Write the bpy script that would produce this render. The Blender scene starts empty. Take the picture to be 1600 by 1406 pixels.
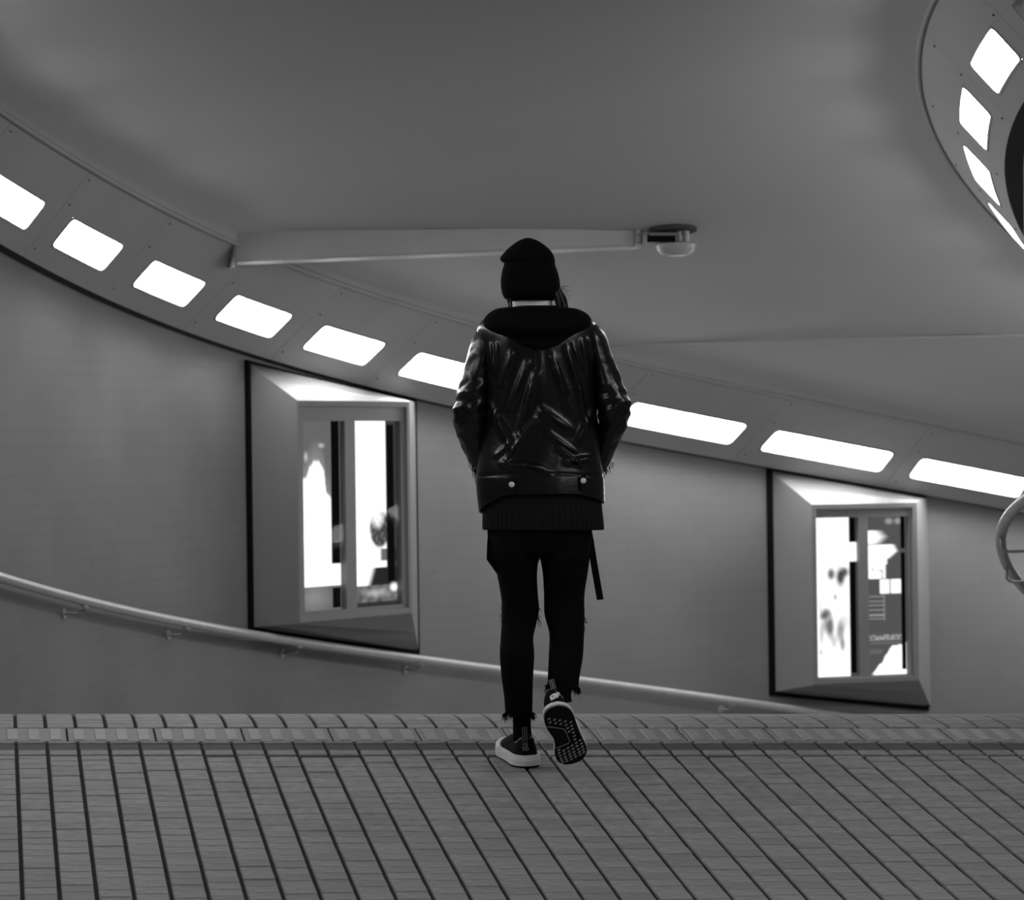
import bpy, bmesh, math, random
import numpy as np
from mathutils import Vector, Matrix, noise
random.seed(7)
SC = bpy.context.scene
COL = SC.collection
R = math.radians

# ------------------------------------------------------------------ camera, world, exposure
EYE = 1.042          # eye height above the ground under the walker's feet
FPX = 6000.0         # focal length in pixels of the 1600 px wide frame
ROLL = -0.013
CR, SR = math.cos(ROLL), math.sin(ROLL)
cam = bpy.data.cameras.new('camera')
camo = bpy.data.objects.new('camera', cam)
COL.objects.link(camo)
cam.sensor_fit = 'HORIZONTAL'
cam.lens = 85.0
cam.sensor_width = 85.0 * 1600 / FPX
cam.clip_end = 200
camo.matrix_world = Matrix(((CR, -SR, 0, 0), (0, 0, -1, 0), (SR, CR, 0, EYE), (0, 0, 0, 1)))
cam.dof.use_dof = True
cam.dof.focus_distance = 12.5
cam.dof.aperture_fstop = 4.5
SC.camera = camo

world = bpy.data.worlds.new('world')
SC.world = world
world.use_nodes = True
bg = world.node_tree.nodes['Background']
bg.inputs[0].default_value = (1, 1, 1, 1)
bg.inputs[1].default_value = 0.05          # dull overcast daylight reaching in through the open mouth of the tunnel
SC.view_settings.view_transform = 'Standard'
SC.view_settings.look = 'None'
SC.view_settings.exposure = 0.0
SC.view_settings.gamma = 1.0
SC.view_settings.use_curve_mapping = False
LAMP = 26.0

# ------------------------------------------------------------------ materials (all grey: the place is shown in black and white)
def mat(name, col, rough=0.7, spec=0.3, metal=0.0, noise_amt=0.0, noise_scale=8.0, bump=0.0, bump_scale=60.0):
    m = bpy.data.materials.new(name); m.use_nodes = True
    nt = m.node_tree; b = nt.nodes['Principled BSDF']
    b.inputs['Base Color'].default_value = (col, col, col, 1)
    b.inputs['Roughness'].default_value = rough
    b.inputs['Specular IOR Level'].default_value = spec
    b.inputs['Metallic'].default_value = metal
    tc = nt.nodes.new('ShaderNodeTexCoord')
    if noise_amt:
        n = nt.nodes.new('ShaderNodeTexNoise'); n.inputs['Scale'].default_value = noise_scale
        n.inputs['Detail'].default_value = 5
        r = nt.nodes.new('ShaderNodeMapRange')
        r.inputs[1].default_value = 0.3; r.inputs[2].default_value = 0.7
        r.inputs[3].default_value = col * (1 - noise_amt); r.inputs[4].default_value = col * (1 + noise_amt)
        nt.links.new(tc.outputs['Object'], n.inputs['Vector'])
        nt.links.new(n.outputs['Fac'], r.inputs[0])
        nt.links.new(r.outputs[0], b.inputs['Base Color'])
    if bump:
        n2 = nt.nodes.new('ShaderNodeTexNoise'); n2.inputs['Scale'].default_value = bump_scale
        n2.inputs['Detail'].default_value = 4
        bp = nt.nodes.new('ShaderNodeBump'); bp.inputs['Strength'].default_value = bump
        bp.inputs['Distance'].default_value = 0.01
        nt.links.new(tc.outputs['Object'], n2.inputs['Vector'])
        nt.links.new(n2.outputs['Fac'], bp.inputs['Height'])
        nt.links.new(bp.outputs[0], b.inputs['Normal'])
    return m

def emit(name, col, strength):
    m = bpy.data.materials.new(name); m.use_nodes = True
    nt = m.node_tree; nt.nodes.clear()
    o = nt.nodes.new('ShaderNodeOutputMaterial'); e = nt.nodes.new('ShaderNodeEmission')
    e.inputs[0].default_value = (col, col, col, 1); e.inputs[1].default_value = strength
    nt.links.new(e.outputs[0], o.inputs[0])
    return m

def brick_mat(name, col, scale, row_h, brick_w, mortar, rough, bump, mortar_mul=0.8, vary=0.06):
    """painted or paved brick seen too far off to pick apart: colour and low relief in UV metres"""
    m = bpy.data.materials.new(name); m.use_nodes = True
    nt = m.node_tree; b = nt.nodes['Principled BSDF']
    b.inputs['Roughness'].default_value = rough; b.inputs['Specular IOR Level'].default_value = 0.25
    uv = nt.nodes.new('ShaderNodeUVMap')
    t = nt.nodes.new('ShaderNodeTexBrick')
    t.inputs['Color1'].default_value = (col * (1 - vary),) * 3 + (1,)
    t.inputs['Color2'].default_value = (col * (1 + vary),) * 3 + (1,)
    t.inputs['Mortar'].default_value = (col * mortar_mul,) * 3 + (1,)
    t.inputs['Scale'].default_value = scale
    t.inputs['Brick Width'].default_value = brick_w
    t.inputs['Row Height'].default_value = row_h
    t.inputs['Mortar Size'].default_value = mortar
    n = nt.nodes.new('ShaderNodeTexNoise'); n.inputs['Scale'].default_value = 1.3; n.inputs['Detail'].default_value = 6
    mx = nt.nodes.new('ShaderNodeMix'); mx.data_type = 'RGBA'; mx.blend_type = 'MULTIPLY'
    mx.inputs[0].default_value = 1.0
    r = nt.nodes.new('ShaderNodeMapRange'); r.inputs[1].default_value = 0.3; r.inputs[2].default_value = 0.7
    r.inputs[3].default_value = 0.88; r.inputs[4].default_value = 1.1
    nt.links.new(uv.outputs[0], t.inputs['Vector']); nt.links.new(uv.outputs[0], n.inputs['Vector'])
    nt.links.new(n.outputs['Fac'], r.inputs[0])
    nt.links.new(t.outputs['Color'], mx.inputs[6]); nt.links.new(r.outputs[0], mx.inputs[7])
    nt.links.new(mx.outputs[2], b.inputs['Base Color'])
    bp = nt.nodes.new('ShaderNodeBump'); bp.inputs['Strength'].default_value = bump; bp.inputs['Distance'].default_value = 0.004
    bp.invert = True
    nt.links.new(t.outputs['Fac'], bp.inputs['Height']); nt.links.new(bp.outputs[0], b.inputs['Normal'])
    return m

M = {}
M['wall'] = brick_mat('painted_brick', 0.185, 1.0, 0.068, 0.22, 0.006, 0.6, 0.12, 0.95, 0.02)
M['ceiling'] = mat('ceiling_paint', 0.41, 0.75, 0.15, noise_amt=0.05, noise_scale=0.5)
M['band'] = mat('band_paint', 0.35, 0.55, 0.3, noise_amt=0.05, noise_scale=2.0)
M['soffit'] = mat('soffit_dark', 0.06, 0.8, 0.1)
M['steel'] = mat('lamp_frame_steel', 0.25, 0.4, 0.4)
M['dark'] = mat('black_parts_and_shade', 0.006, 0.9, 0.05)  # also colours the strips that stand for shade on the poster cases
M['bolt'] = mat('dark_bolt', 0.02, 0.6, 0.2)
M['lamp'] = emit('lamp_diffuser', 1.0, LAMP)
M['unlit'] = mat('lamp_diffuser_unlit', 0.75, 0.4, 0.3)
M['rail'] = mat('rail_paint', 0.38, 0.38, 0.5, noise_amt=0.08, noise_scale=12)
M['case'] = mat('case_paint', 0.185, 0.5, 0.3, noise_amt=0.04, noise_scale=3)
M['trunk'] = mat('trunking_paint', 0.40, 0.5, 0.3, noise_amt=0.05, noise_scale=4)
M['dome'] = mat('dome_plastic', 0.33, 0.3, 0.5)
M['mortar'] = mat('joint_sand', 0.05, 0.95, 0.05, noise_amt=0.3, noise_scale=60)
BR = [mat('paving_brick_%s' % n, c, 0.62, 0.25, noise_amt=0.16, noise_scale=26, bump=0.15, bump_scale=160)
      for n, c in (('light', 0.29), ('mid', 0.272), ('dull', 0.246))]
M['tile'] = mat('guide_tile_stone', 0.25, 0.6, 0.25, noise_amt=0.08, noise_scale=20)
M['bar'] = mat('guide_bar_pale', 0.32, 0.55, 0.25, noise_amt=0.08, noise_scale=20)  # bars a paler tone than the plate
M['channel'] = mat('channel_brick_dark', 0.075, 0.7, 0.2, noise_amt=0.2, noise_scale=25)
M['ramp'] = brick_mat('ramp_paving', 0.30, 1.0, 0.104, 0.082, 0.006, 0.65, 0.4, 0.4, 0.08)
M['leather'] = mat('black_leather', 0.007, 0.27, 0.5, bump=0.10, bump_scale=45)
M['knit'] = mat('black_knit', 0.006, 0.95, 0.05)
M['hood'] = mat('black_jersey', 0.006, 0.95, 0.05)
M['sweater'] = mat('dark_rib_knit', 0.013, 0.85, 0.15)
M['denim'] = mat('black_denim', 0.006, 0.9, 0.08)
M['skin'] = mat('pale_skin', 0.55, 0.5, 0.4)
M['white'] = mat('white_cloth', 0.97, 0.7, 0.2)
M['foam'] = mat('white_foam', 0.97, 0.5, 0.4)
M['rubber'] = mat('black_sole_rubber', 0.008, 0.7, 0.2)
M['lug'] = mat('pale_lug', 0.45, 0.6, 0.3)
M['shoe'] = mat('black_shoe_knit', 0.007, 0.85, 0.15)
M['pale'] = mat('pale_piping', 0.42, 0.6, 0.3)
M['hair'] = mat('dark_hair', 0.012, 0.5, 0.4)
M['snap'] = mat('polished_snap', 0.95, 0.3, 0.8)

def glass_mat():
    m = bpy.data.materials.new('thin_glass'); m.use_nodes = True
    nt = m.node_tree; nt.nodes.clear()
    o = nt.nodes.new('ShaderNodeOutputMaterial'); mx = nt.nodes.new('ShaderNodeMixShader')
    t = nt.nodes.new('ShaderNodeBsdfTransparent'); t.inputs[0].default_value = (0.97, 0.97, 0.97, 1)
    g = nt.nodes.new('ShaderNodeBsdfGlossy'); g.inputs['Roughness'].default_value = 0.03
    f = nt.nodes.new('ShaderNodeFresnel'); f.inputs[0].default_value = 1.07      # coated against glare
    ge = nt.nodes.new('ShaderNodeNewGeometry'); iv = nt.nodes.new('ShaderNodeMath'); iv.operation = 'SUBTRACT'; iv.inputs[0].default_value = 1.0
    ml = nt.nodes.new('ShaderNodeMath'); ml.operation = 'MULTIPLY'
    nt.links.new(ge.outputs['Backfacing'], iv.inputs[1]); nt.links.new(iv.outputs[0], ml.inputs[0]); nt.links.new(f.outputs[0], ml.inputs[1])
    nt.links.new(ml.outputs[0], mx.inputs[0]); nt.links.new(t.outputs[0], mx.inputs[1]); nt.links.new(g.outputs[0], mx.inputs[2])
    nt.links.new(mx.outputs[0], o.inputs[0])
    return m
M['glass'] = glass_mat()

def poster_mat():
    m = bpy.data.materials.new('backlit_print'); m.use_nodes = True
    nt = m.node_tree; nt.nodes.clear()
    o = nt.nodes.new('ShaderNodeOutputMaterial'); e = nt.nodes.new('ShaderNodeEmission')
    a = nt.nodes.new('ShaderNodeVertexColor'); a.layer_name = 'print'
    e.inputs[1].default_value = 1.0
    nt.links.new(a.outputs[0], e.inputs[0]); nt.links.new(e.outputs[0], o.inputs[0])
    return m
M['poster'] = poster_mat()

# ------------------------------------------------------------------ object helpers
def obj(name, verts, faces, m, parent=None, smooth=False, uv=None, mats=None, fm=None):
    me = bpy.data.meshes.new(name)
    me.from_pydata([tuple(v) for v in verts], [], faces)
    for mm in (mats or [m]): me.materials.append(mm)
    if fm is not None: me.polygons.foreach_set('material_index', fm)
    if smooth: me.polygons.foreach_set('use_smooth', [True] * len(me.polygons))
    if uv is not None:
        l = me.uv_layers.new(name='UVMap')
        for p in me.polygons:
            for li in p.loop_indices:
                l.data[li].uv = uv[me.loops[li].vertex_index]
    me.update()
    o = bpy.data.objects.new(name, me); COL.objects.link(o)
    if parent is not None: o.parent = parent; o.matrix_parent_inverse = parent_inverse(parent)
    return o

def parent_inverse(p):
    mw = p.matrix_basis.copy()
    q = p.parent
    while q is not None:
        mw = q.matrix_basis @ q_inv(p) @ mw if False else mw
        q = None
    # every thing is built in world coordinates: undo the chain of parents
    return world_of(p).inverted()

def q_inv(p): return p.matrix_parent_inverse

def world_of(p):
    if p.parent is None: return p.matrix_basis.copy()
    return world_of(p.parent) @ p.matrix_parent_inverse @ p.matrix_basis

def empty(name, loc):
    o = bpy.data.objects.new(name, None); COL.objects.link(o)
    o.empty_display_size = 0.1
    o.location = loc
    return o

def tag(o, label=None, cat=None, group=None, kind=None):
    if label: o['label'] = label
    if cat: o['category'] = cat
    if group: o['group'] = group
    if kind: o['kind'] = kind
    return o

def fix_normals(o):
    bm = bmesh.new(); bm.from_mesh(o.data)
    bmesh.ops.recalc_face_normals(bm, faces=bm.faces)
    bm.to_mesh(o.data); bm.free()
    return o

class MB:
    def __init__(s): s.v = []; s.f = []
    def add(s, vs, fs):
        n = len(s.v); s.v += [tuple(v) for v in vs]; s.f += [tuple(i + n for i in f) for f in fs]
    def hexa(s, p):          # p: 8 points, 0-3 bottom loop, 4-7 top loop
        s.add(p, [(3, 2, 1, 0), (4, 5, 6, 7), (0, 1, 5, 4), (1, 2, 6, 5), (2, 3, 7, 6), (3, 0, 4, 7)])
    def box(s, c, ax, ay, az):   # centre and three half-axis vectors
        c, ax, ay, az = map(np.array, (c, ax, ay, az))
        s.hexa([c - ax - ay - az, c + ax - ay - az, c + ax + ay - az, c - ax + ay - az,
                c - ax - ay + az, c + ax - ay + az, c + ax + ay + az, c - ax + ay + az])
    def grid(s, P, close_u=False, close_v=False):
        nu, nv = len(P), len(P[0]); n = len(s.v)
        for row in P: s.v += [tuple(p) for p in row]
        for i in range(nu - (0 if close_u else 1)):
            for j in range(nv - (0 if close_v else 1)):
                a = n + i * nv + j; b = n + i * nv + (j + 1) % nv
                c = n + ((i + 1) % nu) * nv + (j + 1) % nv; d = n + ((i + 1) % nu) * nv + j
                s.f.append((a, b, c, d))
    def tube(s, pts, rad, k=8, caps=True):
        pts = [np.array(p, float) for p in pts]; rings = []
        if not hasattr(rad, '__len__'): rad = [rad] * len(pts)
        up = np.array([0, 0, 1.0])
        for i, p in enumerate(pts):
            t = pts[min(i + 1, len(pts) - 1)] - pts[max(i - 1, 0)]; t = t / (np.linalg.norm(t) + 1e-12)
            u = up if abs(t @ up) < 0.95 else np.array([1.0, 0, 0])
            a = np.cross(t, u); a /= np.linalg.norm(a); b = np.cross(t, a)
            rings.append([p + rad[i] * (a * math.cos(w) + b * math.sin(w)) for w in [2 * math.pi * q / k for q in range(k)]])
        n = len(s.v); s.grid(rings, close_v=True)
        if caps:
            s.f.append(tuple(n + q for q in range(k))); m0 = n + (len(pts) - 1) * k
            s.f.append(tuple(m0 + k - 1 - q for q in range(k)))
    def obj(s, name, m, parent=None, smooth=False): return fix_normals(obj(name, s.v, s.f, m, parent, smooth))

def at(u, v, Y):
    """the world point at depth Y seen in direction (u, v); used for measuring real places off the photograph"""
    du, dv = u - 800.0, v - 703.0
    x = CR * du + SR * dv; y = -SR * du + CR * dv
    return np.array([x / FPX * Y, Y, EYE - y / FPX * Y])

def pix(P):
    u = FPX * P[0] / P[1]; v = -FPX * (P[2] - EYE) / P[1]
    return 800 + CR * u - SR * v, 703 + SR * u + CR * v

def tilt(x, Y, z):
    """the paving has a slight cross fall"""
    d = -(z - EYE)
    return np.array([CR * x + SR * d, Y, EYE - (-SR * x + CR * d)])

# ------------------------------------------------------------------ the plan of the tunnel: outer wall path (left), inner wall path (right)
DS = 0.05
S = np.arange(-14, 18 + 1e-6, DS)
k_ = 0.028 + 0.0178 * np.clip(S, -1.5, 11.5); k_[S < -1.5] = 0.0
PHI = np.concatenate([[0], np.cumsum((k_[1:] + k_[:-1]) / 2 * DS)])
I0 = int(np.argmin(abs(S))); PHI = PHI - PHI[I0] + 0.1706
OX = np.concatenate([[0], np.cumsum((np.sin(PHI[1:]) + np.sin(PHI[:-1])) / 2 * DS)]); OX += -2.335 - OX[I0]
OY = np.concatenate([[0], np.cumsum((np.cos(PHI[1:]) + np.cos(PHI[:-1])) / 2 * DS)]); OY += 16.9875 - OY[I0]
def zs_(s):
    s0 = np.clip(s, -3, 11.5)
    z = 1.9977 - 0.1262 * s0 + 0.0031 * s0 ** 2 - 0.0004 * s0 ** 3
    z = np.where(s > 11.5, z - 0.14 * (s - 11.5), z)
    return np.where(s < -3, z + 0.155 * 2.5 * (1 - np.exp(-(-3 - s) / 2.5)), z)
OZ = zs_(S)                                   # height of the foot of the lamp band on the outer wall
OW = 0.3735 + 0.0368 * np.clip(S, -3, 11.5)   # how far the band leans in
OH = np.full_like(S, 0.3885)
OL = 0.06
def outer(s, off=0.0, dz=0.0):
    ph = np.interp(s, S, PHI)
    return np.array([np.interp(s, S, OX) + math.cos(ph) * off, np.interp(s, S, OY) - math.sin(ph) * off, np.interp(s, S, OZ) + dz])
def outer_band(s, f, lift=0.0):               # f 0..1 from lip to ceiling; lift: off the band's face
    w = np.interp(s, S, OW); h = np.interp(s, S, OH); L = math.hypot(w - OL, h)
    return outer(s, OL + (w - OL) * f + lift * h / L, h * f - lift * (w - OL) / L)

RI, YT, UT = 9.2408, 17.0, 1604.0
kk = (UT - 800) / FPX; nn = np.array([1, -kk]) / math.hypot(1, kk)
CI = np.array([kk * YT, YT]) + nn * RI; EI = -nn; TI = np.array([kk, 1]) / math.hypot(1, kk)
A0 = -0.26
def inner(l, off=0.0, dz=0.0):                # l: metres along the inner wall, 0 where the eye line grazes it
    a = l / RI; ac = max(a, A0)
    e = EI * math.cos(ac) + TI * math.sin(ac); t = TI * math.cos(ac) - EI * math.sin(ac)
    p = CI + e * (RI + off)
    zc = -1.5675 * ac - 1.2218 * min(ac, 0.62) ** 2 if ac < 0.62 else -1.5675 * ac - 1.2218 * 0.62 * (2 * ac - 0.62) * 0.6 - 0.19
    if a < A0:
        p = p + t * (a - A0) * RI
        d = (A0 - a) * RI; zc = zc + 0.10 * 2.5 * (1 - math.exp(-d / 2.5))
    return np.array([p[0], p[1], zc + dz])
ZLI, ZOI, OLI, OOI, ZRI = 2.2492, 2.6574, 0.081, 0.4504, 0.6022
def inner_band(l, f, lift=0.0):
    w, h = OOI - OLI, ZOI - ZLI; L = math.hypot(w, h)
    return inner(l, OLI + w * f + lift * h / L, ZLI + h * f - lift * w / L)

def match(s):
    """the inner-wall position straight across from outer position s"""
    p = outer(s)[:2]
    if s < -1.0:
        q = outer(-1.0)[:2] - CI; a = math.atan2(q @ TI, q @ EI)
        return a * RI + (s + 1.0) * 0.98
    q = p - CI
    return math.atan2(q @ TI, q @ EI) * RI

# ------------------------------------------------------------------ walls
def strip(name, rows, m, uvs=None, parent=None, smooth=True):
    b = MB(); b.grid(rows)
    uv = None
    if uvs is not None: uv = [q for r in uvs for q in r]
    o = obj(name, b.v, b.f, m, parent, smooth, uv)
    return o

ss = np.arange(-14, 17.9, 0.15)
rows = []; uvs = []
for s in ss:
    top = outer(s, 0, 0.02); bot = outer(s, 0, -2.95)
    nz = [top[2] + (bot[2] - top[2]) * q / 6 for q in range(7)]
    rows.append([(top[0], top[1], z) for z in nz]); uvs.append([(s, z) for z in nz])
tag(strip('wall_left', rows, M['wall'], uvs), 'pale painted brick wall curving along the left of the ramp', kind='structure')
rows = []; uvs = []
ls = np.arange(-15.5, 13, 0.15)
for l in ls:
    p = inner(l); zt = p[2] + ZOI + 0.05; zb = p[2] + ZRI - 1.4
    rows.append([(p[0], p[1], zt + (zb - zt) * q / 4) for q in range(5)]); uvs.append([(l, zt + (zb - zt) * q / 4) for q in range(5)])
tag(strip('wall_right', rows, M['wall'], uvs), 'inner brick wall bending away at the right edge', kind='structure')

# ------------------------------------------------------------------ ceiling (sloping down along the bend, with one shallow step)
RISE = 0.055           # the slab lies a little above the bead of each band
def ceil_surf(s, t):
    o = outer_band(s, 1.0); i = inner_band(match(s), 1.0)
    p = o + (i - o) * t
    p[2] += RISE + 0.014 * math.sin(math.pi * t)
    return p
rows = []
for s in np.arange(-13.5, 16.5, 0.25):
    o = outer_band(s, 1.0); i = inner_band(match(s), 1.0)
    rows.append([o + np.array([0, 0, -0.01])] + [ceil_surf(s, q / 12.0) for q in range(13)] + [i + np.array([0, 0, -0.01])])
tag(strip('ceiling', rows, M['ceiling']), 'smooth pale painted ceiling slab sloping down the bend', kind='structure')
def on_ceiling(u, v):
    """the point of the ceiling seen at (u, v)"""
    s0, s1, t0, t1 = 0.0, 11.0, 0.0, 1.3
    for _ in range(7):
        best = min(((s, t) for s in np.linspace(s0, s1, 13) for t in np.linspace(t0, t1, 13)),
                   key=lambda q: sum((a - b) ** 2 for a, b in zip(pix(ceil_surf(*q)), (u, v))))
        ds, dt = (s1 - s0) / 5, (t1 - t0) / 5
        s0, s1, t0, t1 = best[0] - ds, best[0] + ds, best[1] - dt, best[1] + dt
    return ceil_surf(*best)

# ------------------------------------------------------------------ lamp bands: dark soffit, panels, lamps
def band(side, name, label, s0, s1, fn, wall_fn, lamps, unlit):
    # soffit: underside between wall and lip, recess shade put into its dark colour
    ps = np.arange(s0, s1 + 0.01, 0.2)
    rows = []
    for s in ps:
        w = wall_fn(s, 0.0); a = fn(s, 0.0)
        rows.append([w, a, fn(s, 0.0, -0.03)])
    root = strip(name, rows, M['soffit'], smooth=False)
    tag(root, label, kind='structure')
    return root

outer_lamps = [(-0.465, 0.222), (0.618, 1.338), (1.766, 2.469), (2.877, 3.575), (3.958, 4.652), (5.015, 5.76), (6.0, 6.85), (7.10, 8.044), (8.285, 9.194), (9.407, 10.186)]
OF0, OF1 = 0.22, 0.524
pre = [(-0.465 - 1.1 * q, 0.245 - 1.1 * q) for q in range(9, 0, -1)]
post = [(10.42 + 1.1 * q, 11.2 + 1.1 * q) for q in range(3)]
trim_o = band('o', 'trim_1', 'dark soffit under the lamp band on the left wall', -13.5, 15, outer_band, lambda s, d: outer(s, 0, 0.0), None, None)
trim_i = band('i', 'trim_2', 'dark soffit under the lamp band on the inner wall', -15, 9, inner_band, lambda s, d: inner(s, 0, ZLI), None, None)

def panel(fn, a, b, parent, m, la, lb, f0, f1):
    """one sheet of the band with the opening for its lamp"""
    def stations(p, q): return list(np.linspace(p, q, max(2, int((q - p) / 0.12) + 1)))
    mb = MB()
    def piece(p, q, g0, g1):
        mb.grid([[fn(x, g0), fn(x, (g0 + g1) / 2), fn(x, g1)] for x in stations(p, q)])
    a += 0.0015; b -= 0.0015
    piece(a, b, 0.0, f0); piece(a, b, f1, 1.0); piece(a, la, f0, f1); piece(lb, b, f0, f1)
    for (g, sg) in ((0.0, 1), (1.0, 1)):
        mb.grid([[fn(x, g), fn(x, g, -0.03)] for x in stations(a, b)])
    for x in (a, b): mb.grid([[fn(x, g), fn(x, g, -0.03)] for g in (0, 0.5, 1.0)])
    return mb.obj('panel', m, parent, False)

def rounded(a, b, f0, f1, rs, rf, inset_s=0, inset_f=0, k=4):
    a, b, f0, f1 = a + inset_s, b - inset_s, f0 + inset_f, f1 - inset_f
    pts = []
    for cx, cy, w0 in ((b - rs, f1 - rf, 0), (a + rs, f1 - rf, 90), (a + rs, f0 + rf, 180), (b - rs, f0 + rf, 270)):
        for q in range(k + 1):
            w = R(w0 + 90 * q / k); pts.append((cx + rs * math.cos(w), cy + rf * math.sin(w)))
        # extra points on long edges so the outline follows the bend
    out = []
    for i, p in enumerate(pts):
        q = pts[(i + 1) % len(pts)]; out.append(p)
        d = abs(p[0] - q[0])
        n = 7 if d > 0.25 else 0          # always the same count, so outlines pair up
        for j in range(1, n + 1): out.append((p[0] + (q[0] - p[0]) * j / (n + 1), p[1] + (q[1] - p[1]) * j / (n + 1)))
    return out

def lamp(fn, a, b, f0, f1, label, group, m):
    c = fn((a + b) / 2, (f0 + f1) / 2, 0.01)
    t = empty('ceiling_light', c); tag(t, label, 'light', group)
    ring = rounded(a, b, f0, f1, 0.03, 0.05)
    n = len(ring); DEEP = -0.03
    mb = MB()
    st = np.linspace(a - 0.006, b + 0.006, 10)
    mb.grid([[fn(x, g, DEEP) for x in st] for g in (f0 - 0.012, (f0 + f1) / 2, f1 + 0.012)])
    mb.obj('diffuser', m, t)
    big = rounded(a - 0.012, b + 0.012, f0 - 0.022, f1 + 0.022, 0.035, 0.06)
    fr = MB()
    fr.grid([[fn(p[0], p[1], -0.001) for p in big], [fn(p[0], p[1], 0.003) for p in big],
             [fn(p[0], p[1], 0.003) for p in ring], [fn(p[0], p[1], 0.0) for p in ring]], close_v=True)
    fr.obj('frame', M['band'], t)
    tr_ = MB(); tr_.grid([[fn(p[0], p[1], 0.0) for p in ring], [fn(p[0], p[1], DEEP) for p in ring]], close_v=True)
    tr_.obj('reflector', M['unlit'], t)
    return t

words = ['first', 'second', 'third', 'fourth', 'fifth', 'sixth', 'seventh', 'eighth', 'ninth', 'tenth']
notes = ['cut by the left edge of the picture', 'between the picture edge and the row of four', 'above the blank stretch of wall',
         'just left above the nearer poster case', 'right over the nearer poster case', 'half hidden by the walker\'s left sleeve',
         'hidden behind the walker\'s back', 'starting at the walker\'s right elbow', 'over the farther poster case', 'rightmost, cut by the right picture edge']
allo = pre + outer_lamps + post
for i, (a, b) in enumerate(allo):
    a0 = (allo[i - 1][1] + a) / 2 if i else a - 0.2
    b0 = (allo[i + 1][0] + b) / 2 if i < len(allo) - 1 else b + 0.2
    panel(outer_band, a0, b0, trim_o, M['band'], a - 0.006, b + 0.006, OF0 - 0.011, OF1 + 0.011)
    j = i - len(pre)
    if 0 <= j < 10: lab = '%s lit panel of the left band, %s' % (words[j], notes[j]); g = 'lit panels of the left band'
    else: lab = 'lit ceiling panel of the left band, outside the picture'; g = 'left band panels outside the picture'
    lamp(outer_band, a, b, OF0, OF1, lab, g, M['lamp'])
il = [((-0.1813 + 0.1091 * q) * RI, (-0.1813 + 0.1091 * q + 0.0685) * RI) for q in range(-12, 7)]
inotes = {0: 'topmost whole one at the upper right', 1: 'second down, above the dark recess', 2: 'third down, narrowed by the bend', 3: 'lowest sliver by the right edge'}
for i, (a, b) in enumerate(il):
    a0 = (il[i - 1][1] + a) / 2 if i else a - 0.2
    b0 = (il[i + 1][0] + b) / 2 if i < len(il) - 1 else b + 0.2
    panel(inner_band, a0, b0, trim_i, M['band'], a - 0.006, b + 0.006, 0.195, 0.524)
    q = i - 12
    if 0 <= q < 4: lab = 'lit panel of the curved inner band, %s' % inotes[q]; g = 'lit panels of the inner band'
    elif q in (-2, -3): lab = 'unlit panel of the inner band, %s beyond the picture\'s top right corner' % ('first' if q == -2 else 'second'); g = None
    elif q == -1: lab = 'unlit grey panel of the inner band at the top right corner'; g = None
    else: lab = 'lit panel of the inner band, outside the picture'; g = 'inner band panels outside the picture'
    lamp(inner_band, a, b, 0.206, 0.513, lab, g, M['unlit'] if q in (-1, -2, -3) else M['lamp'])
# bolts in the band panels
def bolt(fn, s, f, parent, r=0.006):
    mb = MB(); c = fn(s, f, 0.0); d = fn(s, f, 0.004) - c; n = d / np.linalg.norm(d)
    t = fn(s + 0.05, f) - fn(s - 0.05, f); t /= np.linalg.norm(t); w = np.cross(n, t)
    ring = [(t * math.cos(q) + w * math.sin(q)) * r for q in [2 * math.pi * k / 6 for k in range(6)]]
    mb.add([c + p for p in ring] + [c + p * 0.8 + n * 0.004 for p in ring],
           [tuple(range(6, 12))] + [(k, (k + 1) % 6, 6 + (k + 1) % 6, 6 + k) for k in range(6)])
    return mb.obj('bolt', M['bolt'], parent)
for i in range(10, 17):
    a = (il[i - 1][1] + il[i][0]) / 2
    for f in (0.1, 0.56, 0.86): bolt(inner_band, a + 0.06, f, trim_i)
for i in range(len(pre) - 1, len(pre) + 10):
    a = (allo[i - 1][1] + allo[i][0]) / 2
    for f in (0.12, 0.62, 0.9): bolt(outer_band, a + 0.05, f, trim_o, 0.005)

# the slender bead where each band meets the ceiling
mb = MB(); mb.tube([outer_band(s, 0.995, 0.004) for s in np.arange(-13, 14.5, 0.25)], 0.013, 6); tag(mb.obj('trim_3', M['band'], None, True), 'thin bead between left lamp band and ceiling', kind='structure')
mb = MB(); mb.tube([inner_band(l, 0.995, 0.004) for l in np.arange(-14.5, 8.5, 0.2)], 0.013, 6); tag(mb.obj('trim_4', M['band'], None, True), 'thin bead between inner lamp band and ceiling', kind='structure')

# ------------------------------------------------------------------ floor
PITCH = 0.104; ROWL = 0.082; LEAN = -0.137
Y_CREST = 13.24
def fz(Y):
    if Y <= 9.0:
        d = 9.0 - Y; z = 0.113 * (9.0 - 12.5) - 0.113 * 3.0 * (1 - math.exp(-d / 3.0)); return z
    if Y <= Y_CREST: return 0.113 * (Y - 12.5)
    t = Y - Y_CREST; t1 = (0.113 + 0.15) / (2 * 0.169); z0 = 0.113 * (Y_CREST - 12.5)
    if t <= t1: return z0 + 0.113 * t - 0.169 * t * t
    return z0 + 0.113 * t1 - 0.169 * t1 * t1 - 0.15 * (t - t1)
def fp(c, Y, dz=0.0):
    """paving point: c is the metre across at Y = 12.97, columns lean as they run away"""
    return tilt(c + LEAN * (Y - 12.97), Y, fz(Y) + dz)
FY0, FY1, FC0, FC1 = 9.4, 14.0, -2.6, 2.4
ys = list(np.arange(-1, FY0, 0.45)) + list(np.arange(FY0, 14.3, 0.06))
xs = np.linspace(-6.5, 3.4, 23)
rows = []; uvs = []
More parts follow.
